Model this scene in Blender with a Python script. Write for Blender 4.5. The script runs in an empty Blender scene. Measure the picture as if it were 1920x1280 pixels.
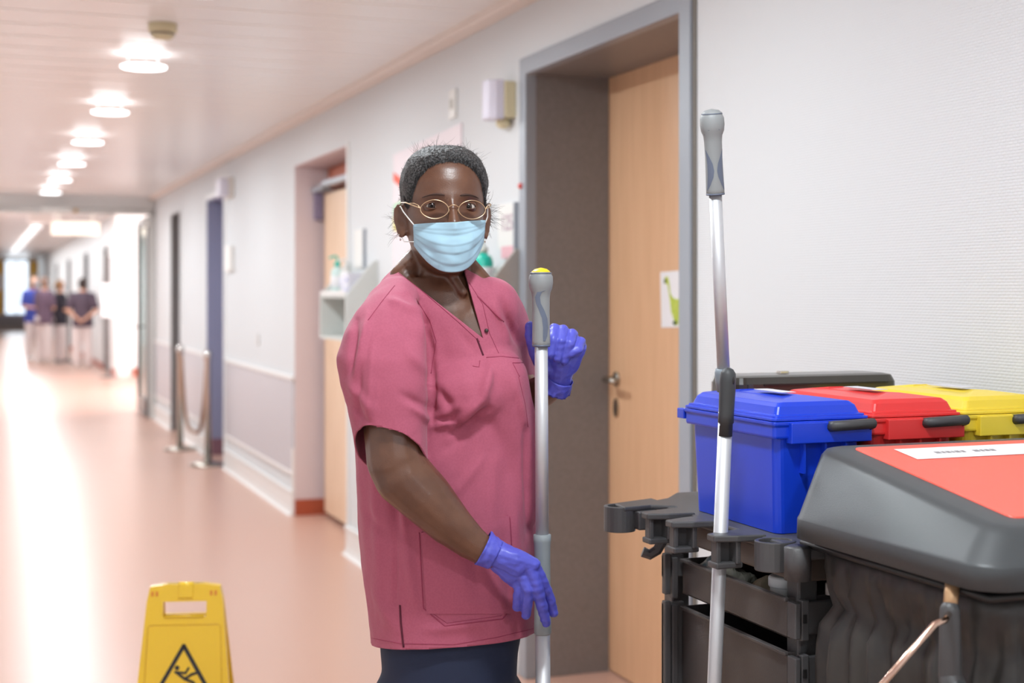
import bpy, bmesh, math, random
from mathutils import Vector, Matrix, noise
from mathutils.bvhtree import BVHTree
random.seed(7)
sc = bpy.context.scene
C = sc.collection
PI = math.pi
# ---------------------------------------------------------------- camera, light, exposure
F = 2667.0                       # focal length for a 1920 px wide frame (50 mm)
TH = math.atan(1004 / F)         # the camera is turned this far to the right of the corridor axis (+Y)
CAMH = 1.40
SN, CS = math.sin(TH), math.cos(TH)
cam = bpy.data.cameras.new('camera'); camo = bpy.data.objects.new('camera', cam); C.objects.link(camo)
camo.location = (0, 0, CAMH); camo.rotation_euler = (PI / 2, 0, -TH)
cam.sensor_width = 36; cam.lens = F / 1920 * 36; cam.shift_y = -91 / 1920
cam.clip_start = 0.05; cam.clip_end = 200
cam.dof.use_dof = True; cam.dof.focus_distance = 2.36; cam.dof.aperture_fstop = 3.6
sc.camera = camo
sc.view_settings.view_transform = 'Standard'; sc.view_settings.look = 'None'
sc.view_settings.gamma = 1; sc.view_settings.exposure = 0.13
sc.view_settings.use_curve_mapping = False
w = bpy.data.worlds.new('daylight'); sc.world = w; w.use_nodes = True
w.node_tree.nodes['Background'].inputs[0].default_value = (0.85, 0.93, 1, 1)
w.node_tree.nodes['Background'].inputs[1].default_value = 1.6
LAMP_W = 19.0                    # one round ceiling lamp of the near corridor
LAMP_W2 = 26.0                   # one lamp of the far corridor
FILL_W = 5.0                     # fill light added behind the photographer


def area(name, loc, rot, sx, sy, watt, col=(1, 1, 1), shape='RECTANGLE'):
    l = bpy.data.lights.new(name, 'AREA'); l.shape = shape; l.size = sx
    if shape in ('RECTANGLE', 'ELLIPSE'): l.size_y = sy
    l.energy = watt; l.color = col
    o = bpy.data.objects.new(name, l); C.objects.link(o)
    o.location = loc; o.rotation_euler = rot
    return o


# added fill behind and left of the photographer; window daylight in lobby, far end
area('fill_light_behind', (0.6, -3.9, 1.5), (PI / 2, 0, 0), 2.2, 1.9, FILL_W, (0.93, 0.97, 1))
area('fill_light_left', (-0.58, -0.6, 1.5), (0, -PI / 2, 0), 1.5, 1.9, 4, (0.95, 0.98, 1))  # added fill; the left wall has no window here
area('window_daylight_lobby', (6.0, 21, 1.6), (0, PI / 2, 0), 2.4, 6.0, 460, (0.97, 0.98, 1))
area('window_daylight_far', (1.45, 56.5, 1.7), (-PI / 2, 0, 0), 0.8, 2.2, 12, (0.9, 0.96, 1))

# ---------------------------------------------------------------- helpers
def at(u, v, Z):
    """point that lies Z metres in front of the camera along the ray of a photograph pixel"""
    X = (u - 960) / F * Z
    return Vector((Z * SN + X * CS, Z * CS - X * SN, CAMH - (v - 549) / F * Z))
def cf(x, d, z):
    """camera-aligned ground frame: x right, d away, z absolute height"""
    return Vector((d * SN + x * CS, d * CS - x * SN, z))
def lin(c):
    return tuple((x / 12.92 if x <= .04045 else ((x + .055) / 1.055) ** 2.4) for x in [k / 255 for k in c])
MW = {}
def mat(name, rgb, rough=.5, metal=0, spec=.5, noise_col=None, nscale=20, ndetail=3, bump=0, bscale=200, emis=None, estr=0,
        alpha=1, trans=0, sss=0, coat=0, nstretch=(1, 1, 1), nmix=(.4, .6), sheen=0):
    m = bpy.data.materials.new(name); m.use_nodes = True
    nt = m.node_tree; b = nt.nodes['Principled BSDF']
    c = (*lin(rgb), 1)
    b.inputs['Base Color'].default_value = c
    b.inputs['Roughness'].default_value = rough; b.inputs['Metallic'].default_value = metal
    b.inputs['Specular IOR Level'].default_value = spec
    b.inputs['Transmission Weight'].default_value = trans
    b.inputs['Coat Weight'].default_value = coat; b.inputs['Sheen Weight'].default_value = sheen
    b.inputs['Coat Roughness'].default_value = .08
    if sss:
        b.inputs['Subsurface Weight'].default_value = sss; b.inputs['Subsurface Scale'].default_value = .01
        b.inputs['Subsurface Radius'].default_value = (1, .4, .2)
    if emis:
        b.inputs['Emission Color'].default_value = (*lin(emis), 1); b.inputs['Emission Strength'].default_value = estr
    tc = nt.nodes.new('ShaderNodeTexCoord'); mp = nt.nodes.new('ShaderNodeMapping')
    nt.links.new(tc.outputs['Object'], mp.inputs[0]); mp.inputs['Scale'].default_value = nstretch
    if noise_col:
        n = nt.nodes.new('ShaderNodeTexNoise'); n.inputs['Scale'].default_value = nscale; n.inputs['Detail'].default_value = ndetail
        r = nt.nodes.new('ShaderNodeValToRGB'); nt.links.new(mp.outputs[0], n.inputs['Vector'])
        r.color_ramp.elements[0].position = nmix[0]; r.color_ramp.elements[1].position = nmix[1]
        r.color_ramp.elements[0].color = c; r.color_ramp.elements[1].color = (*lin(noise_col), 1)
        nt.links.new(n.outputs[0], r.inputs[0]); nt.links.new(r.outputs[0], b.inputs['Base Color'])
    if bump:
        n2 = nt.nodes.new('ShaderNodeTexNoise'); n2.inputs['Scale'].default_value = bscale; n2.inputs['Detail'].default_value = 2
        bp = nt.nodes.new('ShaderNodeBump'); bp.inputs['Strength'].default_value = bump; bp.inputs['Distance'].default_value = .002
        nt.links.new(mp.outputs[0], n2.inputs['Vector']); nt.links.new(n2.outputs[0], bp.inputs['Height']); nt.links.new(bp.outputs[0], b.inputs['Normal'])
    return m


def inv(parent):
    return MW[parent].inverted() if parent is not None and parent in MW else Matrix()
def link(name, me, mt=None, parent=None, smooth=False, bevel=0, seg=2, angle=35):
    M = inv(parent)
    if parent is not None: me.transform(M)
    o = bpy.data.objects.new(name, me); C.objects.link(o)
    if mt: me.materials.append(mt)
    if parent is not None:
        o.parent = parent; MW[o] = MW[parent]
    if smooth:
        for p in me.polygons: p.use_smooth = True
    if bevel:
        b = o.modifiers.new('bevel', 'BEVEL'); b.width = bevel; b.segments = seg; b.limit_method = 'ANGLE'; b.angle_limit = math.radians(angle)
        b.harden_normals = False
    return o
def thing(name, label, cat, loc=(0, 0, 0), rz=0, group=None):
    o = bpy.data.objects.new(name, None); C.objects.link(o); o.empty_display_size = .05
    o.location = loc; o.rotation_euler = (0, 0, rz)
    MW[o] = Matrix.Translation(loc) @ Matrix.Rotation(rz, 4, 'Z')
    return tag(o, label, cat, group)
def tag(o, label=None, cat=None, group=None, kind=None):
    if label: o['label'] = label
    if cat: o['category'] = cat
    if group: o['group'] = group
    if kind: o['kind'] = kind
    return o
def struct(o): o['kind'] = 'structure'; return o


class MB:
    def __init__(s): s.v = []; s.f = []
    def add(s, vs, fs):
        n = len(s.v); s.v += [tuple(v) for v in vs]; s.f += [tuple(i + n for i in f) for f in fs]; return s
    def box(s, x0, x1, y0, y1, z0, z1, M=None):
        vs = [Vector((x, y, z)) for z in (z0, z1) for y in (y0, y1) for x in (x0, x1)]
        if M: vs = [M @ v for v in vs]
        return s.add(vs, [(0, 2, 3, 1), (4, 5, 7, 6), (0, 1, 5, 4), (2, 6, 7, 3), (0, 4, 6, 2), (1, 3, 7, 5)])
    def hexa(s, b, t):
        """bottom quad b, top quad t, both counter-clockwise seen from the top"""
        return s.add(list(b) + list(t), [(3, 2, 1, 0), (4, 5, 6, 7), (0, 1, 5, 4), (1, 2, 6, 5), (2, 3, 7, 6), (3, 0, 4, 7)])
    def prism(s, poly, axis, a, b):
        """polygon of 2-tuples in the two other axes, extruded along axis from a to b"""
        def mk(p, h):
            return {0: (h, p[0], p[1]), 1: (p[0], h, p[1]), 2: (p[0], p[1], h)}[axis]
        n = len(poly); vs = [mk(p, a) for p in poly] + [mk(p, b) for p in poly]
        fs = [tuple(range(n))[::-1], tuple(range(n, 2 * n))] + [(i, (i + 1) % n, n + (i + 1) % n, n + i) for i in range(n)]
        return s.add(vs, fs)
    def loft(s, rings, close=True, cap=True):
        n = len(rings[0]); vs = [p for r in rings for p in r]; fs = []
        for k in range(len(rings) - 1):
            for i in range(n if close else n - 1):
                j = (i + 1) % n
                fs.append((k * n + i, k * n + j, (k + 1) * n + j, (k + 1) * n + i))
        if cap:
            fs.append(tuple(range(n))[::-1]); fs.append(tuple(range((len(rings) - 1) * n, len(rings) * n)))
        return s.add(vs, fs)
    def tube(s, path, r, n=10, cap=True, closed=False):
        path = [Vector(p) for p in path]; m = len(path)
        rs = r if isinstance(r, (list, tuple)) else [r] * m
        rings = []; prev = None
        for i, p in enumerate(path):
            if closed: t = path[(i + 1) % m] - path[i - 1]
            else: t = path[min(i + 1, m - 1)] - path[max(i - 1, 0)]
            t.normalize()
            if prev is None:
                a = Vector((0, 0, 1)) if abs(t.z) < .9 else Vector((1, 0, 0)); prev = a
            a = (prev - t * prev.dot(t))
            if a.length < 1e-6: a = t.orthogonal()
            a.normalize(); prev = a; b = t.cross(a)
            rings.append([p + (a * math.cos(2 * PI * k / n) + b * math.sin(2 * PI * k / n)) * rs[i] for k in range(n)])
        if closed: rings.append(rings[0]); cap = False
        return s.loft(rings, True, cap)
    def lathe(s, prof, c=(0, 0, 0), axis=None, n=24):
        """prof: (radius, height) along axis from point c"""
        ax = Vector(axis or (0, 0, 1)).normalized(); c = Vector(c)
        a = ax.orthogonal().normalized(); b = ax.cross(a)
        return s.loft([[c + ax * h + (a * math.cos(2 * PI * k / n) + b * math.sin(2 * PI * k / n)) * max(r, 1e-5) for k in range(n)] for r, h in prof])
    def ell(s, c, rx, ry, rz, M=None, n=16, m=10):
        c = Vector(c); rings = []
        for j in range(m + 1):
            t = PI * j / m; st = max(math.sin(t), 1e-3)
            ring = []
            for k in range(n):
                v = Vector((rx * st * math.cos(2 * PI * k / n), ry * st * math.sin(2 * PI * k / n), -rz * math.cos(t)))
                ring.append(c + (M @ v if M else v))
            rings.append(ring)
        return s.loft(rings)
    def cap(s, p, q, r1, r2, n=14):
        """tapered capsule"""
        p, q = Vector(p), Vector(q); ax = (q - p); L = ax.length; ax.normalize()
        pr = [(r1 * math.sin(t), -r1 * math.cos(t)) for t in [PI / 2 * k / 5 for k in range(6)]]
        pr += [(r2 * math.cos(t), L + r2 * math.sin(t)) for t in [PI / 2 * k / 5 for k in range(6)]]
        return s.lathe(pr, p, ax, n)
    def chain(s, pts, rs, n=14):
        for i in range(len(pts) - 1): s.cap(pts[i], pts[i + 1], rs[i], rs[i + 1], n)
        return s
    def mesh(s, name='m'):
        me = bpy.data.meshes.new(name); me.from_pydata(s.v, [], s.f); me.update()
        bm = bmesh.new(); bm.from_mesh(me); bmesh.ops.recalc_face_normals(bm, faces=bm.faces[:]); bm.to_mesh(me); bm.free()
        return me
    def build(s, name, mt=None, parent=None, **k): return link(name, s.mesh(name), mt, parent, **k)


def evaluated(me, mods):
    """mesh after a list of (type, settings) modifiers"""
    o = bpy.data.objects.new('tmp', me); C.objects.link(o)
    for t, st in mods:
        m = o.modifiers.new(t, t)
        for k, v in st.items(): setattr(m, k, v)
    dg = bpy.context.evaluated_depsgraph_get(); dg.update()
    out = bpy.data.meshes.new_from_object(o.evaluated_get(dg)); bpy.data.objects.remove(o)
    return out
def union(mb, voxel, smooth=6, fac=.5):
    return evaluated(mb.mesh(), [('REMESH', dict(mode='VOXEL', voxel_size=voxel)), ('SMOOTH', dict(factor=fac, iterations=smooth))])
def textmesh(s, size, depth=.0005):
    cu = bpy.data.curves.new('t', 'FONT'); cu.body = s; cu.size = size; cu.extrude = depth; cu.align_x = 'CENTER'; cu.align_y = 'CENTER'
    o = bpy.data.objects.new('t', cu); C.objects.link(o)
    dg = bpy.context.evaluated_depsgraph_get(); dg.update()
    me = bpy.data.meshes.new_from_object(o.evaluated_get(dg)); bpy.data.objects.remove(o); return me
def copy_tree(o, parent=None):
    c = o.copy(); C.objects.link(c)
    if parent is not None: c.parent = parent
    for ch in o.children: copy_tree(ch, c)
    return c
def rrect(x0, x1, y0, y1, r, n=4):
    pts = []
    for cx, cy, a0 in ((x1 - r, y1 - r, 0), (x0 + r, y1 - r, 90), (x0 + r, y0 + r, 180), (x1 - r, y0 + r, 270)):
        for k in range(n + 1):
            a = math.radians(a0 + 90 * k / n); pts.append((cx + r * math.cos(a), cy + r * math.sin(a)))
    return pts
# ---------------------------------------------------------------- materials
M_wall = mat('white_woven_wall_paint', (222, 224, 226), .62, spec=.3)
nt = M_wall.node_tree; bs = nt.nodes['Principled BSDF']; tc = nt.nodes['Texture Coordinate']
sep = nt.nodes.new('ShaderNodeSeparateXYZ'); cmb = nt.nodes.new('ShaderNodeCombineXYZ'); br = nt.nodes.new('ShaderNodeTexBrick')
nt.links.new(tc.outputs['Object'], sep.inputs[0]); nt.links.new(sep.outputs['Y'], cmb.inputs['X']); nt.links.new(sep.outputs['Z'], cmb.inputs['Y'])
nt.links.new(cmb.outputs[0], br.inputs['Vector'])
br.inputs['Scale'].default_value = 1; br.inputs['Brick Width'].default_value = .013; br.inputs['Row Height'].default_value = .0062
br.inputs['Mortar Size'].default_value = .0016; br.inputs['Mortar Smooth'].default_value = 1
bpn = nt.nodes.new('ShaderNodeBump'); bpn.inputs['Strength'].default_value = .55; bpn.inputs['Distance'].default_value = .0012; bpn.invert = True
nt.links.new(br.outputs['Fac'], bpn.inputs['Height']); nt.links.new(bpn.outputs[0], bs.inputs['Normal'])
M_white = mat('white_paint', (240, 240, 240), .5)
M_pinkwall = mat('pale_lilac_reveal_paint', (222, 206, 208), .55)
M_panelgrey = mat('lilac_grey_wall_protection', (190, 187, 193), .38)
M_rail = mat('white_plastic_rail', (232, 230, 228), .35)
M_base = mat('rust_linoleum_skirting', (176, 84, 56), .35)
M_floor = mat('salmon_linoleum', (198, 156, 138), .30, spec=.42, noise_col=(207, 168, 151), nscale=260, ndetail=4, nmix=(.3, .7), bump=.06, bscale=60)
M_ceil = mat('glossy_white_metal_lamella', (240, 236, 235), .3, spec=.55)
M_joint = mat('ceiling_joint_strip', (252, 248, 245), .55)  # paler than the panels: light caught at the joints put into colour
M_frame = mat('blue_grey_steel_frame', (150, 156, 165), .35, spec=.5)
M_reveal = mat('taupe_door_lining', (132, 127, 126), .42, noise_col=(126, 121, 120), nscale=90)
M_door = mat('beech_veneer', (228, 184, 146), .42, noise_col=(219, 174, 135), nscale=9, ndetail=6, nstretch=(6, 6, .35), nmix=(.3, .7))
M_doorpale = mat('pale_beech_veneer', (238, 208, 180), .45, noise_col=(229, 196, 165), nscale=9, nstretch=(6, 6, .35))
M_blue = mat('slate_blue_lacquer', (148, 150, 176), .4)
M_dgrey = mat('dark_grey_lacquer', (128, 124, 124), .4)
M_steel = mat('brushed_steel', (168, 162, 152), .25, metal=1)
M_chrome = mat('chrome', (214, 212, 208), .12, metal=1)
M_lamp = mat('lit_lamp_glass', (255, 255, 255), .4, emis=(250, 252, 255), estr=4)
M_winpane = mat('daylit_window_pane', (235, 245, 255), .3, emis=(228, 242, 255), estr=1.3)
M_plastic = mat('white_plastic', (232, 230, 226), .4)
M_ivory = mat('ivory_plastic', (216, 204, 168), .45)
M_shelf = mat('pale_grey_laminate', (206, 208, 204), .42)
M_shelf2 = mat('warm_grey_laminate', (170, 163, 157), .42)
M_black = mat('black_plastic', (30, 29, 29), .42)
M_glass = mat('green_tinted_glass', (190, 222, 220), .04, trans=.85)
M_orange = mat('ochre_paint', (238, 184, 80), .5)
M_paper = mat('white_paper', (236, 234, 236), .7)
M_green = mat('light_green_paint', (178, 196, 62), .6, noise_col=(196, 208, 96), nscale=60)
M_darkline = mat('dark_green_ink', (70, 92, 40), .6)
M_teal = mat('teal_plastic', (20, 196, 172), .3, coat=.3)
M_lav = mat('lavender_lens', (222, 218, 232), .3)
M_red = mat('red_enamel', (214, 60, 50), .35)

WX = 1.873; CZ = 2.47; LX = -0.62
WX2 = 2.19; CZ2 = 2.735; YP = 16.36; YE = 57.0; YB = -4.0
# ---------------------------------------------------------------- floor, ceilings, walls
struct(MB().box(LX - .3, 6.4, YB - .3, YE + .3, -.12, 0).build('floor', M_floor))
cl = struct(MB().box(LX - .3, WX + .4, YB - .3, YP + .05, CZ + .0035, CZ + .14).build('ceiling', M_joint))
MW[cl] = Matrix()
pw = .285; y = YB; proto = None; k = 0
while y < YP - .05:
    if proto is None:
        pb = MB().prism([(pw * .012, CZ + .005), (pw * .02, CZ), (pw * .95, CZ), (pw * .958, CZ + .005)], 0, LX, WX - .075)
        proto = pb.build('ceiling_panel', M_ceil, cl); MW[proto] = Matrix(); jp = MB().box(LX, WX - .075, pw * .945, pw * .995, CZ - .0015, CZ + .003).build('joint_strip', M_joint, proto); proto.location = (0, y, 0)
    else:
        c = proto.copy(); C.objects.link(c); c.parent = cl; c.location = (0, y, 0); j = jp.copy(); C.objects.link(j); j.parent = c
    y += pw
struct(MB().box(WX - .075, WX, YB, YP, CZ - .03, CZ + .02).box(LX, LX + .06, YB, YP, CZ - .03, CZ + .02).build('trim_1', mat('ceiling_edge_trim', (234, 220, 211), .5), bevel=.004))
c2 = struct(MB().box(LX - .3, 6.4, YP, YE + .3, CZ2, CZ2 + .12).build('ceiling_far', mat('far_ceiling_white', (226, 218, 215), .4)))
# right wall, with its openings
D1 = (3.594, 4.81); RC = (7.48, 8.86); BD = (11.53, 12.43); GD = (14.16, 14.85); HT = 2.20
wr = MB(); ys = YB
for a, b in (D1, RC, BD, GD):
    wr.box(WX, WX + .5, ys, a, 0, CZ + .1); wr.box(WX, WX + .5, a, b, HT, CZ + .1); ys = b
wr.box(WX, WX + .5, ys, YP, 0, CZ + .1)
struct(wr.build('wall_right', M_wall))
struct(MB().box(LX - .15, LX, YB, YE, 0, CZ2 + .1).build('wall_left', M_white))
# the end wall behind the photographer with a window added for fill
wb = MB().box(LX, .0, YB - .15, YB, 0, CZ + .1).box(1.3, WX, YB - .15, YB, 0, CZ + .1).box(0, 1.3, YB - .15, YB, 0, .8).box(0, 1.3, YB - .15, YB, 2.2, CZ + .1)
struct(wb.build('wall_back', M_white))
wn = struct(MB().box(0, 1.3, YB - .14, YB - .12, .8, 2.2).build('added_fill_window', M_winpane)); MW[wn] = Matrix()  # unseen glowing window, made up to brighten the near corridor
MB().box(0, .06, YB - .12, YB - .06, .8, 2.2).box(1.24, 1.3, YB - .12, YB - .06, .8, 2.2).box(.62, .68, YB - .12, YB - .06, .8, 2.2).box(0, 1.3, YB - .12, YB - .06, .8, .86).box(0, 1.3, YB - .12, YB - .06, 2.14, 2.2).build('window_frame', M_rail, wn)
# far corridor
wf = MB().box(WX2, WX2 + .3, YP, 17.2, 0, CZ2 + .1)
ys = 24.7
far_doors = [(26.2, 27.1), (31.0, 32.2), (37, 38.2), (43, 44.2)]
for a, b in far_doors:
    wf.box(WX2, WX2 + .3, ys, a, 0, CZ2 + .1); wf.box(WX2, WX2 + .3, a, b, 2.2, CZ2 + .1); ys = b
wf.box(WX2, WX2 + .3, ys, YE, 0, CZ2 + .1)
struct(wf.build('wall_right_far', M_white))
struct(MB().box(WX2 + .3, 6.2, 24.7, 24.9, 0, CZ2 + .1).build('wall_lobby', M_white))
struct(MB().box(WX2, 6.2, YP, 17.2, 0, CZ2 + .1).build('wall_lobby_near', M_white))
struct(MB().box(6.2, 6.35, YP, 24.9, 0, CZ2 + .1).build('wall_lobby_side', M_white))
struct(MB().box(WX2 + .28, 6.2, 24.66, 24.7, 0, .14).box(WX2 - .02, WX2, 24.7, 26.2, 0, .1).box(WX2 - .02, WX2, 27.1, 31, 0, .1).box(WX2 - .02, WX2, 32.2, 37, 0, .1).build('baseboard_right_far', M_base))
struct(MB().box(LX, WX2 + .3, YE, YE + .15, 0, CZ2 + .1).build('wall_end', mat('end_wall_paint', (226, 214, 200), .5)))
for i, (a, b) in enumerate(far_doors):
    d = struct(MB().box(WX2 + .2, WX2 + .24, a, b, 0, 2.2).build('door_%d' % (5 + i), M_dgrey)); MW[d] = Matrix()
    MB().box(WX2 + .17, WX2 + .2, a + .05, a + .2, 1.02, 1.05).build('door_handle', M_steel, d)
    struct(MB().box(WX2 - .01, WX2 + .3, b - .03, b + .01, 0, 2.21).box(WX2 - .01, WX2 + .05, a, b, 2.2, 2.25).build('trim_%d' % (12 + i), M_dgrey))
# end window, ochre boards, radiator
wn = struct(MB().box(1.02, 1.82, YE - .02, YE - .005, .62, 2.62).build('window_1', M_winpane)); MW[wn] = Matrix()
MB().box(.97, 1.02, YE - .06, YE, .58, 2.66).box(1.82, 1.87, YE - .06, YE, .58, 2.66).box(.97, 1.87, YE - .06, YE, .55, .62).box(.97, 1.87, YE - .06, YE, 2.62, 2.68).box(1.40, 1.44, YE - .05, YE, .6, 2.65).build('window_frame', M_rail, wn)
for x0, x1, lb in ((LX + .1, .95, 'ochre wall board left of the bright end window'), (1.88, 2.17, 'narrow ochre wall board right of the bright end window')):
    t = thing('wall_board', lb, 'board', ((x0 + x1) / 2, YE, .9))
    MB().box(x0, x1, YE - .05, YE - .002, .55, 2.6).build('board', M_orange, t)
    MB().box(x0 + .1, x1 - .05, YE - .06, YE - .05, 1.5, 2.1).build('notice', M_paper, t)
t = thing('radiator', 'grey radiator with a blue sill under the window at the corridor end', 'radiator', (1.1, YE - .2, 0))
rb = MB()
for i in range(22): rb.box(.2 + i * .08, .26 + i * .08, YE - .2, YE - .08, .12, .5)
rb.build('fins', mat('radiator_grey', (168, 164, 166), .5), t)
MB().box(.15, 2.0, YE - .32, YE - .01, .51, .56).build('sill', mat('pale_blue_sill', (176, 184, 222), .4), t)
MB().box(.3, .36, YE - .18, YE - .1, 0, .13).build('foot', M_dgrey, t); MB().box(1.7, 1.76, YE - .18, YE - .1, 0, .13).build('foot', M_dgrey, t)

# ---------------------------------------------------------------- door 1 (beech, deep taupe lining, steel frame)
d = struct(MB().box(WX + .32, WX + .362, D1[0] - .0, D1[1], .006, HT).build('door_1', M_door, bevel=.002)); MW[d] = Matrix()
hy, hz = 4.735, 1.085
MB().lathe([(.003, 0), (.026, .001), (.027, .007), (.022, .010), (.0, .011)], (WX + .32, hy, hz), (-1, 0, 0)).build('rosette', M_steel, d, smooth=True)
h = MB().tube([(WX + .315, hy, hz), (WX + .285, hy, hz), (WX + .268, hy - .004, hz), (WX + .262, hy - .02, hz), (WX + .26, hy - .06, hz), (WX + .262, hy - .115, hz - .002)], [.011, .011, .0115, .011, .0105, .009], 14).build('door_handle', M_steel, d, smooth=True)
MB().prism([(hy + a, hz - .105 + b) for a, b in [(.018 * math.cos(q), .034 * math.sin(q)) for q in [2 * PI * k / 16 for k in range(16)]]], 0, WX + .312, WX + .32).build('lock_plate', M_steel, d)
lin_ = MB().box(WX + .004, WX + .318, D1[1] - .006, D1[1] + .01, 0, HT).box(WX + .004, WX + .318, D1[0] - .01, D1[0] + .006, 0, HT).box(WX + .004, WX + .318, D1[0], D1[1], HT - .006, HT + .01)
struct(lin_.build('trim_2', M_reveal))
fr = MB().prism([(D1[1] - .008, 0), (D1[1] + .055, 0), (D1[1] + .055, HT + .055), (D1[0] - .062, HT + .055), (D1[0] - .062, 0), (D1[0] + .008, 0), (D1[0] + .008, HT - .008), (D1[1] - .008, HT - .008)], 0, WX - .014, WX + .03)
struct(fr.build('trim_3', M_frame, bevel=.004))
struct(MB().box(WX - .006, WX + .01, D1[0] - .078, D1[0] - .06, 0, HT + .06).build('trim_4', mat('frame_edge_strip', (120, 114, 106), .5)))  # narrow grey-brown strip along the near side of the frame
# child's drawing taped to the door
py0, py1, pz0, pz1 = 3.60, 3.79, 1.305, 1.452
Pp = [(py0 + .02, pz0), (3.815, pz0 + .002), (3.82, 1.502), (py0 + .02, 1.505)]
t = thing('animal_drawing', "white sheet with a green long-necked animal drawing on the beech door", 'drawing', (WX + .318, 3.7, 1.3))
dy0, dy1, dz0, dz1 = 3.54, 3.79, 1.305, 1.512
YD = WX + .319
def dr(u, v):      # point on the leaf plane seen at that place of the drawing
    a = TH + math.atan((u - 960) / F); yy = YD / math.tan(a); Z = YD * SN + yy * CS
    return (yy, CAMH - (v - 549) / F * Z)
q = [dr(1239, 510), dr(1241, 614), dr(1298, 613), dr(1298, 505)]
MB().prism(q, 0, YD - .002, YD).build('sheet', M_paper, t)
an = [(1247, 523), (1250, 518), (1254, 519), (1256, 530), (1258, 550), (1263, 558), (1270, 561), (1283, 558), (1298, 560), (1298, 578), (1286, 577), (1279, 580), (1274, 596), (1273, 609), (1267, 610), (1265, 600), (1260, 585), (1257, 560), (1253, 533), (1247, 531)]
MB().prism([dr(*p) for p in an], 0, YD - .003, YD - .002).build('green_animal', M_green, t)
MB().prism([dr(1262, 604), dr(1268, 600), dr(1272, 606), dr(1266, 610)], 0, YD - .004, YD - .003).build('ink_mark', M_darkline, t)
MB().prism([dr(1247, 524), dr(1251, 522), dr(1251, 530), dr(1247, 531)], 0, YD - .004, YD - .003).build('ink_mark', M_darkline, t)

# ---------------------------------------------------------------- recess with pale leaf
struct(MB().box(WX + .001, WX + .33, RC[1] - .005, RC[1] + .004, 0, HT).box(WX + .33, WX + .34, RC[0], RC[1], 0, HT).box(WX + .001, WX + .33, RC[0] - .004, RC[0] + .005, 0, HT).box(WX + .001, WX + .34, RC[0], RC[1], HT - .005, HT + .006).build('wall_recess', M_pinkwall))
struct(MB().box(WX + .0, WX + .33, RC[1] - .02, RC[1], 0, .10).box(WX + .316, WX + .33, RC[0], RC[1], 0, .10).build('baseboard_recess', M_base))
d = struct(MB().box(WX + .17, WX + .21, RC[0] + .02, RC[1] - .09, .03, 2.02).build('door_2', M_doorpale, bevel=.003)); MW[d] = Matrix()
MB().box(WX + .10, WX + .16, RC[1] - .30, RC[1] - .02, 2.03, 2.06).box(WX + .10, WX + .16, RC[0] + .05, RC[1] - .30, 2.05, 2.08).build('closer_rail', M_frame, d)
MB().box(WX + .12, WX + .17, RC[1] - .06, RC[1] - .015, 1.86, 2.04).build('closer_arm', mat('lilac_grey_hook', (138, 128, 158), .5), d)
struct(MB().box(WX + .21, WX + .3, RC[0] + .01, RC[1] - .02, 2.06, HT - .01).build('trim_5', mat('rust_lintel', (190, 110, 84), .5)))
# doors 3, 4: narrow views of a slate blue and a dark grey reveal
for i, (a, b, m) in enumerate(((BD[0], BD[1], M_blue), (GD[0], GD[1], M_dgrey))):
    d = struct(MB().box(WX + .25, WX + .29, a, b, .005, HT).build('door_%d' % (3 + i), m)); MW[d] = Matrix()
    MB().tube([(WX + .25, b - .1, 1.05), (WX + .21, b - .1, 1.05), (WX + .205, b - .2, 1.05)], .01).build('door_handle', M_steel, d)
    struct(MB().box(WX - .012, WX + .25, b - .012, b + .004, 0, HT).box(WX - .012, WX + .25, a - .004, a + .012, 0, HT).box(WX - .012, WX + .25, a, b, HT - .012, HT).build('trim_%d' % (6 + i), m))
struct(MB().box(WX - .014, WX + .2, BD[1] - .02, BD[1] - .011, 0, .14).build('baseboard_door', mat('mauve_kick_strip', (132, 94, 104), .5)))
struct(MB().box(WX - .014, WX, BD[0] - .04, BD[0] + .004, 0, HT + .04).box(WX - .014, WX, BD[0] - .04, BD[1] + .03, HT, HT + .04).box(WX - .012, WX, GD[0] - .04, GD[0], 0, HT + .04).build('trim_8', M_white))
# wall protection, rails, skirting
def skirting(a, b, wains=True):
    mb = MB().box(WX - .018, WX, a, b, .115, .135).box(WX - .012, WX, a, b, .0, .10)
    return mb
sk = MB()
for a, b in ((4.88, RC[0]), (RC[1], BD[0] - .04), (BD[1] + .02, GD[0] - .04), (GD[1] + .02, YP), (YB, D1[0] - .08)):
    sk.box(WX - .014, WX, a, b, .03, .13); sk.box(WX - .022, WX, a, b, .13, .15)
struct(sk.build('baseboard_right', M_rail, bevel=.002))
sf = MB()
for a, b in ((4.88, RC[0]), (RC[1], BD[0] - .04), (BD[1] + .02, GD[0] - .04), (GD[1] + .02, YP), (YB, D1[0] - .08)):
    sf.prism([(WX, 0), (WX, .03), (WX - .016, .03), (WX - .02, .008), (WX - .04, 0)], 1, a, b)
struct(sf.build('trim_9', M_rail))
wp = MB()
for a, b in ((RC[1] + .02, BD[0] - .05), (BD[1] + .03, GD[0] - .05), (GD[1] + .03, YP)):
    wp.box(WX - .008, WX, a, b, .27, .85)
struct(wp.build('wall_protection_panel', M_panelgrey))
wr_ = MB()
for a, b in ((RC[1] + .002, BD[0] - .05), (BD[1] + .03, GD[0] - .05), (GD[1] + .03, YP)):
    wr_.box(WX - .02, WX, a, b, .85, .875); wr_.box(WX - .014, WX, a, b, .245, .27)
struct(wr_.build('trim_10', M_rail, bevel=.003))
struct(MB().box(WX - .01, WX + .002, RC[0] - .03, RC[0] + .001, .15, 2.21).box(WX - .012, WX + .002, RC[1] - .001, RC[1] + .03, .0, .42).build('trim_11', M_rail))

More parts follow.
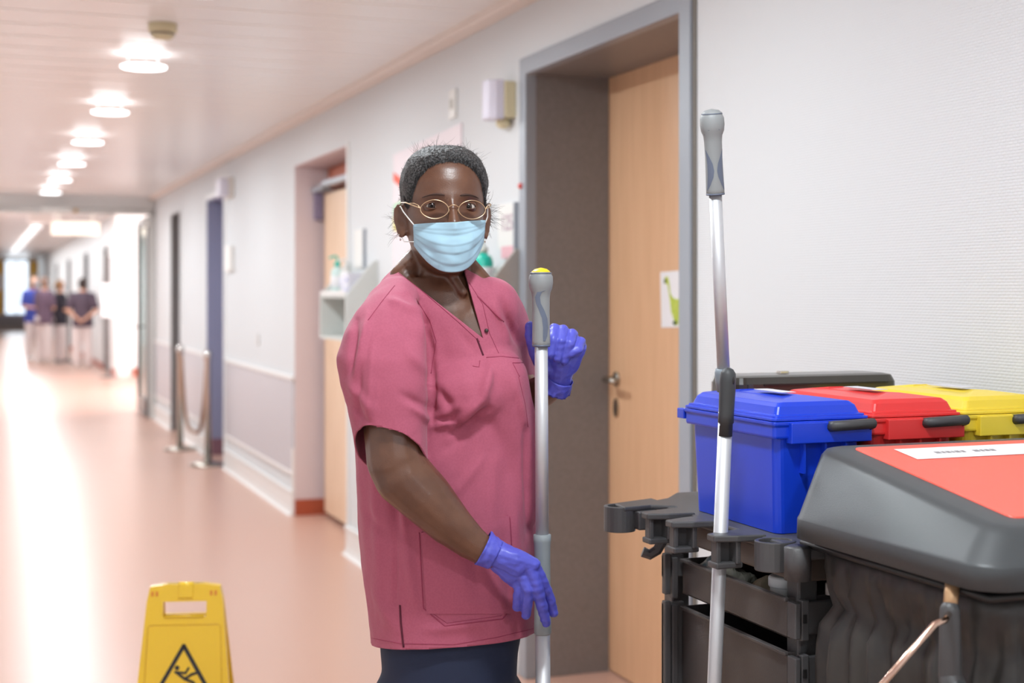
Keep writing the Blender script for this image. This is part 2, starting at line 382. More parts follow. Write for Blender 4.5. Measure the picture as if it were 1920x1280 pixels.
# ---------------------------------------------------------------- glass fire door partition
struct(MB().box(LX, WX2, YP - .04, YP + .1, 2.34, CZ2).build('wall_bulkhead', mat('bulkhead_white', (246, 245, 243), .5)))
t = struct(MB().box(LX, WX, YP - .09, YP - .02, 2.27, 2.335).box(WX - .07, WX, YP - .09, YP - .0, 0, 2.3).build('trim_20', mat('grey_door_header', (206, 205, 202), .4), bevel=.004))
struct(MB().box(WX, WX2, YP - .02, YP + .02, 0, CZ2).build('wall_jog', M_white))
t = thing('door_closer', 'white door closer bar on the header over the glass door', 'closer', (.7, YP - .1, 2.3))
MB().box(.66, .98, YP - .14, YP - .092, 2.275, 2.33).build('bar', M_plastic, t, bevel=.004)
MB().box(1.0, 1.03, YP - .13, YP - .092, 2.28, 2.32).build('arm_end', mat('brass', (190, 150, 90), .3, metal=1), t)
d = thing('glass_fire_door', 'open glass door leaf with dark metal frame standing along the wall', 'door', (WX - .04, YP + .05, 0))
y0, y1 = YP + .02, YP + 1.0
MB().box(WX - .09, WX - .04, y0, y0 + .09, .01, 2.26).box(WX - .09, WX - .04, y1 - .09, y1, .01, 2.26).box(WX - .09, WX - .04, y0, y1, .01, .2).box(WX - .09, WX - .04, y0, y1, 2.16, 2.26).build('door_frame', mat('dark_grey_aluminium', (112, 112, 112), .35, metal=.4), d, bevel=.003)
MB().box(WX - .068, WX - .062, y0 + .09, y1 - .09, .2, 2.16).build('pane', M_glass, d)
MB().tube([(WX - .09, y1 - .05, 1.0), (WX - .14, y1 - .05, 1.0), (WX - .145, y1 - .18, 1.0)], .011).build('door_handle', M_steel, d)
MB().lathe([(0, 0), (.05, .001), (.05, .02), (0, .03)], (WX - .09, YP + .0, 2.19), (-.2, -1, 0)).build('door_magnet', M_plastic, d)
# bench in the lobby
t = thing('lobby_bench', 'white upholstered bench with slanted back in the bright side lobby', 'bench', (2.9, 22.6, 0))
MB().box(2.55, 3.3, 21.9, 23.8, .16, .42).build('seat', mat('white_upholstery', (232, 222, 224), .6), t, bevel=.03)
MB().hexa([(3.05, 21.9, .42), (3.2, 21.9, .42), (3.2, 23.8, .42), (3.05, 23.8, .42)], [(3.2, 21.9, .95), (3.32, 21.9, .95), (3.32, 23.8, .95), (3.2, 23.8, .95)]).build('backrest', mat('pale_grey_upholstery', (205, 198, 194), .6), t, bevel=.03)
for a in (2.6, 3.2):
    for b in (21.98, 23.72): MB().tube([(a, b, 0), (a, b, .17)], .02).build('leg', M_steel, t)
# tall white post with panel by the far wall (u 208)
t = thing('notice_stand', 'white sheet on a slim dark stand at the bright lobby corner', 'stand', (2.0, 24.2, 0))
MB().tube([(2.05, 24.4, .02), (2.05, 24.4, 2.0)], .035).build('post', M_dgrey, t)
MB().lathe([(0, 0), (.16, 0), (.16, .015), (.03, .03), (0, .03)], (2.05, 24.4, 0)).build('foot', M_dgrey, t)
MB().box(1.93, 2.17, 24.32, 24.345, 1.0, 1.55).build('sheet', M_paper, t)
# hanging signs beyond the partition
t = thing('ceiling_sign', 'long white lit sign box hanging under the far corridor ceiling', 'sign', (1.9, 22, CZ2))
a, b = at(84, 427, 23.0), at(168, 449, 23.0)
MB().box(a.x, b.x, 22.0, 22.12, b.z, a.z).build('sign_box', mat('cream_sign', (236, 228, 214), .5, emis=(255, 246, 230), estr=.25), t, bevel=.01)
MB().tube([(a.x + .1, 22.06, a.z), (a.x + .1, 22.06, CZ2)], .01).build('rod', M_steel, t)
MB().tube([(b.x - .1, 22.06, a.z), (b.x - .1, 22.06, CZ2)], .01).build('rod', M_steel, t)
t = thing('ceiling_box', 'square white box hung just behind the partition header', 'box', (1.0, 18, CZ2))
a, b = at(43, 400, 19.4), at(86, 430, 19.4)
MB().box(a.x, b.x, 18.4, 18.6, b.z, CZ2).build('housing', mat('white_box', (240, 232, 228), .4), t, bevel=.01)

# ---------------------------------------------------------------- ceiling lamps
def lamp(x, y, z, watt, r=.1, name='ceiling_lamp', label='', group=''):
    t = thing(name, label, 'lamp', (x, y, z), group=group)
    MB().lathe([(r * .72, -.0005), (r * .80, -.0005), (r * .80, -.004), (r * .72, -.004)], (x, y, z), n=28).build('collar', M_rail, t, smooth=True)
    MB().lathe([(.001, -.001), (r * .70, -.001), (r * .70, -.003), (.001, -.003)], (x, y, z), n=28).build('reflector_opening', M_lamp, t)
    MB().lathe([(.001, -.056), (r, -.056), (r * 1.02, -.060), (r * .96, -.064), (.001, -.065)], (x, y, z), n=28).build('glass_disc', M_lamp, t, smooth=True)
    for q in range(3):
        a = 2 * PI * q / 3 + .5; MB().tube([(x + r * .72 * math.cos(a), y + r * .72 * math.sin(a), z - .002), (x + r * .8 * math.cos(a), y + r * .8 * math.sin(a), z - .058)], .0025, 6).build('spacer', M_rail, t)
    l = area('lamp_light', (x, y, z - .07), (0, 0, 0), r * 1.9, 0, watt, (.88, .96, 1.0), 'DISK')
    l.parent = t; l.location = (0, 0, -.07)
    return t
order = ['nearest', 'second', 'third', 'fourth', 'fifth', 'sixth and farthest']
for k in range(-4, 6):
    yy = 6.54 + 1.713 * k
    if k >= 0: lb = 'round glowing ceiling lamp, %s of the row before the partition' % order[k]
    else: lb = 'round ceiling lamp out of the frame overhead, %s one before the nearest seen' % ['first', 'second', 'third', 'fourth', 'fifth'][-k - 1]
    lamp(.70, yy, CZ, LAMP_W, label=lb, group='round lamps of the near corridor ceiling')
for k in range(14):
    lamp(1.08, 18.6 + 2.1 * k, CZ2, LAMP_W2, .11, label='small glowing lamp of the far row, %s beyond the glass partition' % ['first', 'second', 'third', 'fourth', 'fifth', 'sixth', 'seventh', 'eighth', 'ninth', 'tenth', 'eleventh', 'twelfth', 'thirteenth', 'last and farthest'][k], group='lamps of the far corridor ceiling')
# smoke detector
p = at(305, 45, 5.66)
t = thing('smoke_detector', 'ivory smoke detector on the panelled ceiling near the first lamp', 'detector', (p.x, p.y, CZ))
MB().lathe([(.001, 0), (.056, 0), (.057, -.03), (.05, -.036), (.001, -.036)], (p.x, p.y, CZ)).build('base', M_ivory, t, smooth=True, bevel=.002)
MB().lathe([(.001, -.036), (.044, -.036), (.046, -.048), (.034, -.06), (.001, -.062)], (p.x, p.y, CZ)).build('chamber', M_ivory, t, smooth=True)
MB().tube([(p.x + .047 * math.cos(a), p.y + .047 * math.sin(a), CZ - .041) for a in [2 * PI * k / 24 for k in range(24)]], .0022, 6, closed=True).build('vent_slot', M_dgrey, t)

# ---------------------------------------------------------------- things on the right wall
t = thing('call_light', 'white wall lamp box with lavender lens left of the beech door', 'wall light', (WX, 4.98, 2.05))
MB().box(WX - .045, WX, 4.93, 5.06, 2.05, 2.185).build('back_box', M_ivory, t, bevel=.006)
MB().prism([(WX - .045, 4.935), (WX - .075, 4.94), (WX - .1, 4.96), (WX - .108, 4.995), (WX - .1, 5.03), (WX - .075, 5.05), (WX - .045, 5.055)], 2, 2.045, 2.19).build('lens', M_lav, t, bevel=.004)
MB().ell((WX - .03, 4.99, 2.035), .028, .03, .022).build('buzzer', M_ivory, t, smooth=True)
t = thing('wall_switch', 'small white thermostat plate high on the wall behind the woman', 'switch', (WX, 5.68, 2.1))
MB().box(WX - .012, WX, 5.62, 5.70, 2.13, 2.25).build('plate', M_plastic, t, bevel=.003)
MB().box(WX - .016, WX - .012, 5.645, 5.675, 2.17, 2.21).build('window', mat('dull_grey', (186, 184, 176), .5), t)
t = thing('red_button', 'tiny red button on the steel door frame', 'button', (WX - .014, D1[1] + .03, 1.83))
MB().lathe([(0, 0), (.011, 0), (.011, .006), (.006, .01), (0, .01)], (WX - .014, D1[1] + .035, 1.79), (-1, 0, 0)).build('cap', M_red, t)
# room number sign
t = thing('room_sign', 'framed white room number sign 125 above the teal bottle', 'sign', (WX, 5.0, 1.6))
MB().box(WX - .014, WX, 4.915, 5.09, 1.565, 1.735).build('plate', M_plastic, t, bevel=.002)
MB().box(WX - .018, WX, 4.903, 4.916, 1.52, 1.735).build('side_edge', M_frame, t)
MB().box(WX - .0155, WX - .014, 4.92, 5.05, 1.53, 1.575).build('pink_strip', mat('pink_label', (232, 178, 186), .6), t)
tm = textmesh('125', .085); tm.transform(Matrix.Translation((WX - .0155, 4.99, 1.66)) @ Matrix.Rotation(-PI / 2, 4, 'Z') @ Matrix.Rotation(PI / 2, 4, 'X'))
link('number', tm, mat('grey_pink_ink', (186, 158, 172), .6), t)
# pink poster with coloured shapes
t = thing('pink_poster', 'pale pink poster with red, green and yellow shapes behind her head', 'poster', (WX, 6.0, 1.5))
MB().prism([(5.55, 1.50), (6.57, 1.50), (6.57, 2.06), (5.55, 2.10)], 0, WX - .007, WX - .001).build('sheet', mat('pale_pink_paper', (236, 224, 228), .6), t)
MB().prism([(6.56, 1.975), (6.40, 1.93), (6.3, 1.87), (6.31, 1.84), (6.42, 1.89), (6.56, 1.935)], 0, WX - .009, WX - .007).build('red_shape', mat('orange_red_print', (238, 96, 70), .6), t)
MB().prism([(6.56, 1.82), (6.38, 1.84), (6.36, 1.74), (6.56, 1.77)], 0, WX - .009, WX - .007).build('green_shape', mat('pale_green_print', (178, 220, 180), .6), t)
MB().prism([(6.56, 1.765), (6.4, 1.74), (6.4, 1.68), (6.56, 1.70)], 0, WX - .009, WX - .007).build('yellow_shape', mat('pale_yellow_print', (244, 224, 130), .6), t)
# dispenser shelves
def shelf(ya, yb, label, mside):
    t = thing('wall_shelf', label, 'shelf', (WX, ya, 1.15))
    xo = WX - .165
    for y, nm in ((ya, mside), (yb - .018, M_shelf)):
        MB().prism([(WX, 1.16), (xo, 1.16), (xo, 1.385), (WX - .02, 1.562), (WX, 1.562)], 1, y, y + .018).build('side_panel', nm, t, bevel=.0015)
    MB().box(xo + .003, WX, ya + .018, yb - .018, 1.375, 1.392).build('shelf_board', M_shelf, t)
    MB().box(xo + .003, WX, ya + .018, yb - .018, 1.16, 1.176).build('bottom_board', M_shelf, t)
    MB().box(WX - .012, WX, ya + .018, yb - .018, 1.176, 1.5).build('back_board', M_shelf, t)
    MB().box(xo, xo + .008, ya + .018, yb - .018, 1.392, 1.41).build('front_lip', M_rail, t)
    return t
shelf(4.875, 5.46, 'pale grey slanted wall shelf beside the beech door frame', M_shelf2)
shelf(6.87, 7.44, 'pale grey slanted wall shelf left of the woman by the recess', M_shelf)
def pump_bottle(x, y, z, s, mt, label, cap=M_plastic, labm=None):
    t = thing('pump_bottle', label, 'bottle', (x, y, z))
    MB().lathe([(.001, 0), (.034 * s, 0), (.036 * s, .01), (.036 * s, .12 * s), (.03 * s, .14 * s), (.014 * s, .15 * s), (.014 * s, .16 * s), (.001, .16 * s)], (x, y, z)).build('body', mt, t, smooth=True, bevel=.001)
    MB().lathe([(.001, .155 * s), (.017 * s, .155 * s), (.017 * s, .175 * s), (.006 * s, .178 * s), (.006 * s, .205 * s), (.001, .205 * s)], (x, y, z)).build('pump', cap, t, smooth=True)
    MB().tube([(x, y, z + .205 * s), (x - .012, y, z + .212 * s), (x - .045 * s, y, z + .20 * s)], .006 * s).build('spout', cap, t, smooth=True)
    MB().lathe([(.0365 * s, .04 * s), (.0372 * s, .041 * s), (.0372 * s, .10 * s), (.0365 * s, .101 * s)], (x, y, z)).build('label_band', labm or M_paper, t, smooth=True)
    return t
pump_bottle(1.765, 4.99, 1.3925, 1.02, M_teal, 'teal pump bottle on the shelf beside the door frame', mat('pale_grey_pump', (206, 212, 204), .4))
pump_bottle(1.775, 5.10, 1.3925, .95, mat('pale_teal_plastic', (110, 220, 204), .35), 'pale teal bottle standing left behind the teal one', mat('clear_grey', (216, 220, 214), .4))
def carton(x0, x1, y0, y1, z0, z1, m, label, stripe, group=None):
    t = thing('glove_carton', label, 'box', ((x0 + x1) / 2, (y0 + y1) / 2, z0), group=group)
    MB().box(x0, x1, y0, y1, z0, z1).build('carton', m, t, bevel=.002)
    MB().box(x0 - .0008, x1 + .0005, y0 - .0008, y1 + .0005, z0 + .012, z0 + .03).build('stripe', stripe, t)
    MB().ell((x0 - .0005, y0 + .03, z1 - .035), .002, .018, .008).build('emblem', mat('violet_print', (104, 112, 190), .5), t)
carton(1.73, 1.83, 5.16, 5.28, 1.3925, 1.49, mat('grey_blue_carton', (188, 204, 210), .5), 'grey blue carton with blue stripe on the shelf near her shoulder', mat('blue_stripe', (128, 158, 190), .5))
carton(1.73, 1.83, 5.30, 5.42, 1.3925, 1.47, mat('white_carton', (224, 232, 236), .5), 'white carton behind the grey blue one on the near shelf', mat('pale_stripe', (198, 206, 226), .5))
pump_bottle(1.77, 7.30, 1.3925, .95, mat('clear_white_plastic', (206, 226, 222), .3), 'clear bottle with teal collar on the far wall shelf', M_teal)
pump_bottle(1.78, 7.16, 1.3925, .85, M_plastic, 'white bottle beside the teal-collared one on the far shelf', M_plastic, mat('pale_lilac_label', (222, 220, 236), .5))
carton(1.74, 1.83, 6.95, 7.08, 1.3925, 1.50, mat('white_lilac_carton', (222, 220, 230), .5), 'white carton with violet emblem on the far wall shelf', mat('lilac_stripe', (206, 204, 226), .5))
t = thing('wall_notice', 'small white notice plate above the far wall shelf', 'sign', (WX, 7.1, 1.6))
MB().box(WX - .012, WX, 7.12, 7.30, 1.53, 1.73).build('plate', M_plastic, t, bevel=.002)
MB().box(WX - .015, WX, 7.105, 7.12, 1.53, 1.73).build('side_edge', M_frame, t)
t = thing('door_sign', 'white plate beside the slate blue door', 'sign', (WX, 11.3, 1.5))
MB().box(WX - .03, WX, 11.1, 11.38, 1.57, 1.77).build('plate', M_plastic, t, bevel=.004)
t = thing('call_light', 'white wall lamp box above the slate blue door corner', 'wall light', (WX, 11.3, 2.1))
MB().box(WX - .04, WX, 11.10, 11.32, 2.14, 2.30).build('back_box', mat('warm_white', (226, 220, 214), .5), t, bevel=.006)
MB().box(WX - .11, WX - .04, 11.12, 11.30, 2.15, 2.29).build('lens', M_lav, t, bevel=.01)
t = thing('socket', 'faint white wall socket above the wall protection panel', 'socket', (WX, 10.1, 1.2))
MB().box(WX - .01, WX, 10.05, 10.13, 1.03, 1.11).build('plate', mat('socket_white', (214, 212, 210), .4), t, bevel=.002)

# ---------------------------------------------------------------- barrier posts with rope
P = []
for (u, v, Z, lb) in ((338, 843, 12.72, 'steel barrier post on a round foot nearest the partition'), (390, 872, 11.56, 'steel barrier post on a round foot before the slate blue door')):
    p = at(u, v, Z); p.z = 0; P.append(p)
    t = thing('barrier_post', lb, 'barrier post', tuple(p), group='steel barrier posts')
    MB().lathe([(.001, 0), (.15, 0), (.15, .012), (.05, .03), (.03, .035), (.001, .035)], p).build('foot', M_steel, t, smooth=True)
    MB().lathe([(.001, .03), (.028, .03), (.028, .86), (.036, .865), (.036, .92), (.02, .935), (.001, .94)], p).build('pole', M_chrome, t, smooth=True)
rp = []
for k in range(21):
    s = k / 20; q = P[0].lerp(P[1], .04 + .92 * s); q.z = .84 - .62 * (1 - (2 * s - 1) ** 4) ; rp.append(q)
ro = MB().tube(rp, .017, 8).build('barrier_rope', mat('brown_cord', (150, 112, 88), .6), smooth=True)
tag(ro, 'brown barrier rope sagging between the two steel posts', 'rope')
# ---------------------------------------------------------------- wet floor sign
M_yel = mat('yellow_plastic', (240, 198, 48), .32, coat=.2)
M_slot = mat('orange_slot', (222, 134, 50), .5)
M_ink = mat('black_print', (40, 40, 42), .5)
t = thing('wet_floor_sign', 'yellow folding wet floor warning sign standing on the corridor floor', 'floor sign', (.535, 3.95, 0), math.radians(-15.2))
SM = MW[t]
H = .607; lean = .10
def sp(x, z, off=0):        # point of the front board: x across, z up along the board, off out of it
    y = -lean * (1 - z / H) - .013
    return SM @ Vector((x, y - off, z))
def board(sgn, nm, withhole=True):
    def q(x, z, off=0):
        v = Vector((x, -lean * (1 - z / H) - .013 - off, z))
        return SM @ Vector((v.x, sgn * v.y, v.z))
    def w(z): return .150 - .052 * z / H - (0.006 if z > H - .012 else 0)
    bm = MB(); th = .018
    def slab(poly):
        n = len(poly); vs = [q(x, z, 0) for x, z in poly] + [q(x, z, -th) for x, z in poly]
        bm.add(vs, [tuple(range(n)), tuple(range(n, 2 * n))[::-1]] + [(i, n + i, n + (i + 1) % n, (i + 1) % n) for i in range(n)])
    hz0, hz1, hx = H - .085, H - .045, .058
    slab([(-w(0), .03), (w(0), .03), (w(hz0), hz0), (-w(hz0), hz0)])
    slab([(-w(hz0), hz0), (-hx, hz0), (-hx, hz1), (-w(hz1), hz1)])
    slab([(hx, hz0), (w(hz0), hz0), (w(hz1), hz1), (hx, hz1)])
    slab([(-w(hz1), hz1), (w(hz1), hz1), (w(H) + .002, H - .006), (.05, H + .001), (-.05, H + .001), (-w(H) - .002, H - .006)])
    for s in (-1, 1): slab([(s * .145, 0), (s * .10, 0), (s * .10, .031), (s * .147, .031)][::s])
    return bm.build(nm, M_yel, t)
board(1, 'front_board'); board(-1, 'rear_board')
MB().tube([SM @ Vector((-.018, -.006, H - .006)), SM @ Vector((.022, -.006, H - .006))], .012, 14).build('hinge_barrel', M_yel, t, smooth=True)
MB().add([sp(-.018, H - .035, .004), sp(.022, H - .035, .004), sp(.022, H - .004, .004), sp(-.018, H - .004, .004), sp(-.018, H - .038, -.004), sp(.022, H - .038, -.004), sp(.022, H, -.004), sp(-.018, H, -.004)],
         [(0, 1, 2, 3), (4, 7, 6, 5), (0, 4, 5, 1), (1, 5, 6, 2), (2, 6, 7, 3), (3, 7, 4, 0)]).build('hinge_clip', M_yel, t, bevel=.002)
# raised lip under the handle hole and recessed field border
MB().tube([sp(-.052, H - .084, .0), sp(.052, H - .084, .0)], .0035, 8).build('handle_lip', M_yel, t, smooth=True)
MB().tube([sp(-.104, H - .3, .0), sp(-.097, H - .112, .0), sp(-.09, H - .106, .0), sp(.09, H - .106, .0), sp(.097, H - .112, .0), sp(.104, H - .3, .0), sp(.118, H - .5, 0), sp(-.118, H - .5, 0)], .0013, 6, closed=True).build('field_rim', mat('ochre_edge', (212, 164, 40), .4), t, smooth=True)
def flat(poly, off=.0012):
    n = len(poly); return MB().add([sp(x, z, off) for x, z in poly] + [sp(x, z, .0) for x, z in poly], [tuple(range(n)), tuple(range(n, 2 * n))[::-1]] + [(i, n + i, n + (i + 1) % n, (i + 1) % n) for i in range(n)])
def strip(pts, wd, off=.0012):
    mb = MB()
    for a, b in zip(pts[:-1], pts[1:]):
        a, b = Vector(a), Vector(b); n = Vector((-(b - a).y, (b - a).x)).normalized() * wd / 2; e = (b - a).normalized() * wd * .3
        p = [a - e - n, b + e - n, b + e + n, a - e + n]
        mb.add([sp(x, z, off) for x, z in p], [(0, 1, 2, 3)])
    return mb
tz = H - .16
strip([(0, tz), (.087, tz - .150), (-.087, tz - .150), (0, tz)], .0105).build('warning_triangle', M_ink, t)
m2 = strip([(-.022, tz - .068), (.006, tz - .071), (.014, tz - .058)], .0058)      # arm and torso of the slipping figure
m2.add(strip([(-.018, tz - .069), (.004, tz - .086), (.022, tz - .075), (.040, tz - .070)], .007, .0013).v, [(0, 1, 2, 3), (4, 5, 6, 7), (8, 9, 10, 11)])
m2.add(strip([(.004, tz - .086), (.026, tz - .095), (.038, tz - .110)], .007, .0014).v, [(0, 1, 2, 3), (4, 5, 6, 7)])
m2.add(strip([(-.045, tz - .130), (.048, tz - .130)], .006, .0014).v, [(0, 1, 2, 3)])
m2.add([sp(-.0165 + .0062 * math.cos(a), tz - .057 + .0062 * math.sin(a), .0014) for a in [2 * PI * k / 16 for k in range(16)]], [tuple(range(16))])
m2.build('slipping_figure', M_ink, t)
for x in (-.090, -.078, .067, .079):
    ms = MB(); ms.add([sp(x, H - .03, .001), sp(x + .0065, H - .03, .001), sp(x + .0065, H - .017, .001), sp(x, H - .017, .001)], [(0, 1, 2, 3)])
    ms.build('moulded_slot', M_slot, t)

# ---------------------------------------------------------------- cleaning cart
M_cart = mat('dark_grey_cart_plastic', (74, 73, 74), .42, bump=.15, bscale=600)
M_tray = mat('charcoal_tray_plastic', (70, 65, 64), .42, bump=.12, bscale=500)
M_hood = mat('grey_hood_plastic', (70, 73, 75), .42, spec=.42, bump=.10, bscale=700)
M_coral = mat('coral_lid_panel', (240, 96, 78), .38, spec=.5)
M_cloth = mat('black_bag_fabric', (46, 44, 43), .45, noise_col=(56, 53, 50), nscale=30)
M_alu = mat('satin_aluminium', (206, 207, 210), .5, metal=.55)
M_grip = mat('grey_grip_plastic', (140, 143, 144), .5, bump=.1, bscale=900)
M_inlay = mat('blue_grey_inlay', (98, 106, 124), .45)
cart = thing('cleaning_cart', 'dark grey plastic cleaning cart with mop clips and trays beside the wall', 'cart', (1.48, 2.05, 0))
DZ = 1.004
X0 = 1.192
dk = MB()
dk.prism([(1.195, 1.90), (1.79, 1.90), (1.79, 2.53), (1.30, 2.53), (1.25, 2.47), (1.195, 2.44)], 2, .985, DZ)
dk.build('deck', M_cart, cart, bevel=.004)
MB().box(1.205, 1.78, 1.93, 2.42, .945, .986).build('deck_skirt', mat('brown_grey_plastic', (84, 76, 70), .45), cart, bevel=.004)
# mop clips along the left edge of the deck
def clip(y, w=.045, reach=.075, hook=True):
    b = MB()
    b.prism([(X0 + .012, y - w * .75), (X0 + .012, y + w * .75), (X0 - reach * .45, y + w * .55), (X0 - reach, y + w * .2), (X0 - reach, y - w * .35), (X0 - reach * .5, y - w * .6)], 2, DZ - .008, DZ + .003)
    b.box(X0 - reach * .92, X0 - reach * .80, y - w * .3, y + w * .12, DZ - .045, DZ - .006)
    b.box(X0 - reach * .5, X0 - reach * .38, y - w * .5, y + w * .45, DZ - .045, DZ - .006)
    b.box(X0 - reach * .92, X0 - reach * .38, y + w * .05, y + w * .16, DZ - .045, DZ - .006)
    b.box(X0 - reach * .95, X0 - reach * .3, y - w * .4, y + w * .3, DZ - .052, DZ - .042)
    return b.build('mop_clip', M_cart, cart, bevel=.0025)
for y in (2.30, 2.205, 2.055): clip(y)
def loop(y, rx, ry, n=24, off=.04):
    b = MB(); cx = X0 - off
    o = [(cx + rx * math.cos(a), y + ry * math.sin(a)) for a in [2 * PI * k / n for k in range(n)]]
    i = [(cx + (rx - .007) * math.cos(a), y + (ry - .007) * math.sin(a)) for a in [2 * PI * k / n for k in range(n)]]
    rings = [[(x, q, z) for x, q in pp] for pp, z in ((o, DZ - .045), (o, DZ + .002), (i, DZ + .002), (i, DZ - .012), ([(cx + (rx * .6) * math.cos(a), y + ry * .6 * math.sin(a)) for a in [2 * PI * k / n for k in range(n)]], DZ - .014))]
    b.loft(rings); return b.build('rounded_holder', M_cart, cart, smooth=False, bevel=.0015)
loop(1.975, .034, .030, off=.0)
lo = loop(2.40, .030, .028, off=.075)
MB().prism([(X0 + .02, 2.46), (X0 - .075, 2.425), (X0 - .08, 2.37), (X0 - .02, 2.38), (X0 + .02, 2.35)], 2, DZ - .006, DZ + .003).box(X0 - .055, X0 - .01, 2.36, 2.41, DZ - .04, DZ - .006).build('holder_arm', M_cart, cart, bevel=.003)
MB().lathe([(.021, -.05), (.021, 0), (.015, .003), (.001, .004)], (X0 + .004, 1.915, DZ)).build('corner_boss', M_cart, cart, smooth=True)
# uprights and hook under the deck
MB().tube([(X0 + .01, 2.36, .96), (X0 - .005, 2.36, .945), (X0 - .015, 2.365, .925), (X0 - .028, 2.37, .917), (X0 - .04, 2.375, .922)], .010, 8).build('side_hook', M_cart, cart)
up = MB()
for (x, y) in ((1.235, 1.965), (1.235, 2.40), (1.74, 1.965), (1.74, 2.40)):
    b = MB().box(x - .018, x + .018, y - .018, y + .018, .20, .975 if y > 1.9 else .965); b.build('post', M_cart, cart, bevel=.004)
MB().tube([(1.235, 1.96, 1.008), (1.215, 1.93, 1.008), (1.215, 1.49, 1.008), (1.74, 1.49, 1.008), (1.74, 1.96, 1.008)], .006, 8).build('bag_hoop', M_black, cart, smooth=True)
MB().box(1.20, 1.78, 1.45, 2.48, .14, .20).build('base_frame', M_cart, cart, bevel=.02)
for i, (x, y) in enumerate(((1.25, 1.50), (1.25, 2.42), (1.72, 1.50), (1.72, 2.42))):
    wb_ = MB().lathe([(.001, -.014), (.04, -.014), (.05, -.008), (.05, .008), (.04, .014), (.001, .014)], (x, y, .05), (1, 0, 0)).build('wheel', M_black, cart, smooth=True)
    MB().box(x - .022, x + .022, y - .02, y + .02, .095, .14).box(x - .022, x - .016, y - .02, y + .02, .04, .1).box(x + .016, x + .022, y - .02, y + .02, .04, .1).build('wheel_fork', M_alu, wb_)
# trays
def tray(z0, z1, ya, yb, xw, drop=0):
    T = MB(); x0, x1, th = 1.203, xw, .004
    T.box(x0, x0 + th, ya, yb, z0, z1).box(x1 - th, x1, ya, yb, z0, z1).box(x0, x1, ya, ya + th, z0, z1).box(x0, x1, yb - th, yb, z0, z1).box(x0, x1, ya, yb, z0, z0 + th)
    T.box(x0 - .006, x0 + .002, ya + .0, yb, z1 - .006, z1)
    o = T.build('tray', M_tray, cart, bevel=.0015)
    E = MB().box(1.198, 1.208, ya - .03, ya - .005, z0 + .004, z1 - .003).box(1.218, 1.30, ya - .022, ya - .012, z0 + .008, z1 - .004).box(1.212, 1.226, ya - .026, ya - .012, z0, z1)
    E.build('runner', M_cart, o, bevel=.002)
    MB().box(1.214, 1.2145, ya - .0275, ya - .0255, z1 - .035, z1 - .022).box(1.216, 1.221, ya - .0275, ya - .0255, z1 - .036, z1 - .022).build('latch_hole', M_black, o)
    MB().box(1.168, 1.18, yb + .0, yb + .014, z0 + .0, z1 + .01).box(1.183, 1.195, yb + .0, yb + .02, z0 - .008, z1 + .002).box(1.168, 1.21, yb + .006, yb + .016, z0 + .03, z1 + .006).build('side_bracket', M_cart, o, bevel=.002)
    return o
tray(.853, .917, 1.955, 2.315, 1.60); tray(.55, .831, 1.955, 2.315, 1.60)
MB().box(1.222, 1.6, 1.975, 2.30, .22, .545).build('lower_bin', M_tray, cart, bevel=.012)
for z in (.925, .836):
    p = at(1575, 1100 if z > .9 else 1190, 2.33)
    MB().tube([(1.275, 1.945, z - .006), (1.275, 1.945, z + .012)], .008, 12).build('rail_pin', mat('pale_pin', (206, 196, 190), .4), cart, smooth=True)
# hood over the waste bag, lid panel, label
def ring(x0, x1, y0, y1, r, zf):
    return [(x, y, zf(x, y)) for x, y in rrect(x0, x1, y0, y1, r, 5)]
pl = lambda x, y: 1.100 + (y - 1.53) * .151
rings = [ring(1.206, 1.752, 1.485, 1.925, .03, lambda x, y: 1.022), ring(1.192, 1.768, 1.468, 1.936, .045, lambda x, y: 1.02),
         ring(1.186, 1.774, 1.462, 1.938, .05, lambda x, y: 1.0205), ring(1.187, 1.773, 1.463, 1.938, .05, lambda x, y: 1.050), ring(1.1875, 1.7725, 1.4635, 1.9375, .05, lambda x, y: 1.0515),
         ring(1.190, 1.77, 1.467, 1.937, .05, lambda x, y: 1.055), ring(1.229, 1.731, 1.492, 1.928, .04, lambda x, y: pl(x, y) - .010),
         ring(1.237, 1.723, 1.500, 1.925, .035, lambda x, y: pl(x, y) - .003), ring(1.25, 1.712, 1.508, 1.92, .03, lambda x, y: pl(x, y) - .0005), ring(1.282, 1.686, 1.528, 1.902, .014, lambda x, y: pl(x, y) + .0005)]
hood = MB().loft(rings).build('hood', M_hood, cart, smooth=True)
MB().loft([[(x, y, pl(x, y) - .002) for x, y in rrect(1.284, 1.684, 1.530, 1.899, .012, 4)], [(x, y, pl(x, y) + .0025) for x, y in rrect(1.285, 1.683, 1.532, 1.898, .012, 4)]]).build('lid_panel', M_coral, hood, bevel=.001)
def lp(x, y, o=.0032): return (x, y, pl(x, y) + o)
MB().add([lp(1.345, 1.875), lp(1.345, 1.815), lp(1.60, 1.815), lp(1.60, 1.875)], [(0, 1, 2, 3)]).build('label_strip', M_paper, hood)
dm = MB(); x = 1.40                                   # unreadable short words on the label
for n_, wd in enumerate((.010, .006, .008, .004, .009, .007, 0, .011, .006, .008, .009)):
    if wd: dm.add([lp(x, 1.85, .0036), lp(x, 1.84, .0036), lp(x + wd, 1.84, .0036), lp(x + wd, 1.85, .0036)], [(0, 1, 2, 3)])
    x += wd + .0025 if wd else .014
dm.build('label_print', mat('grey_label_print', (150, 146, 148), .6), hood)
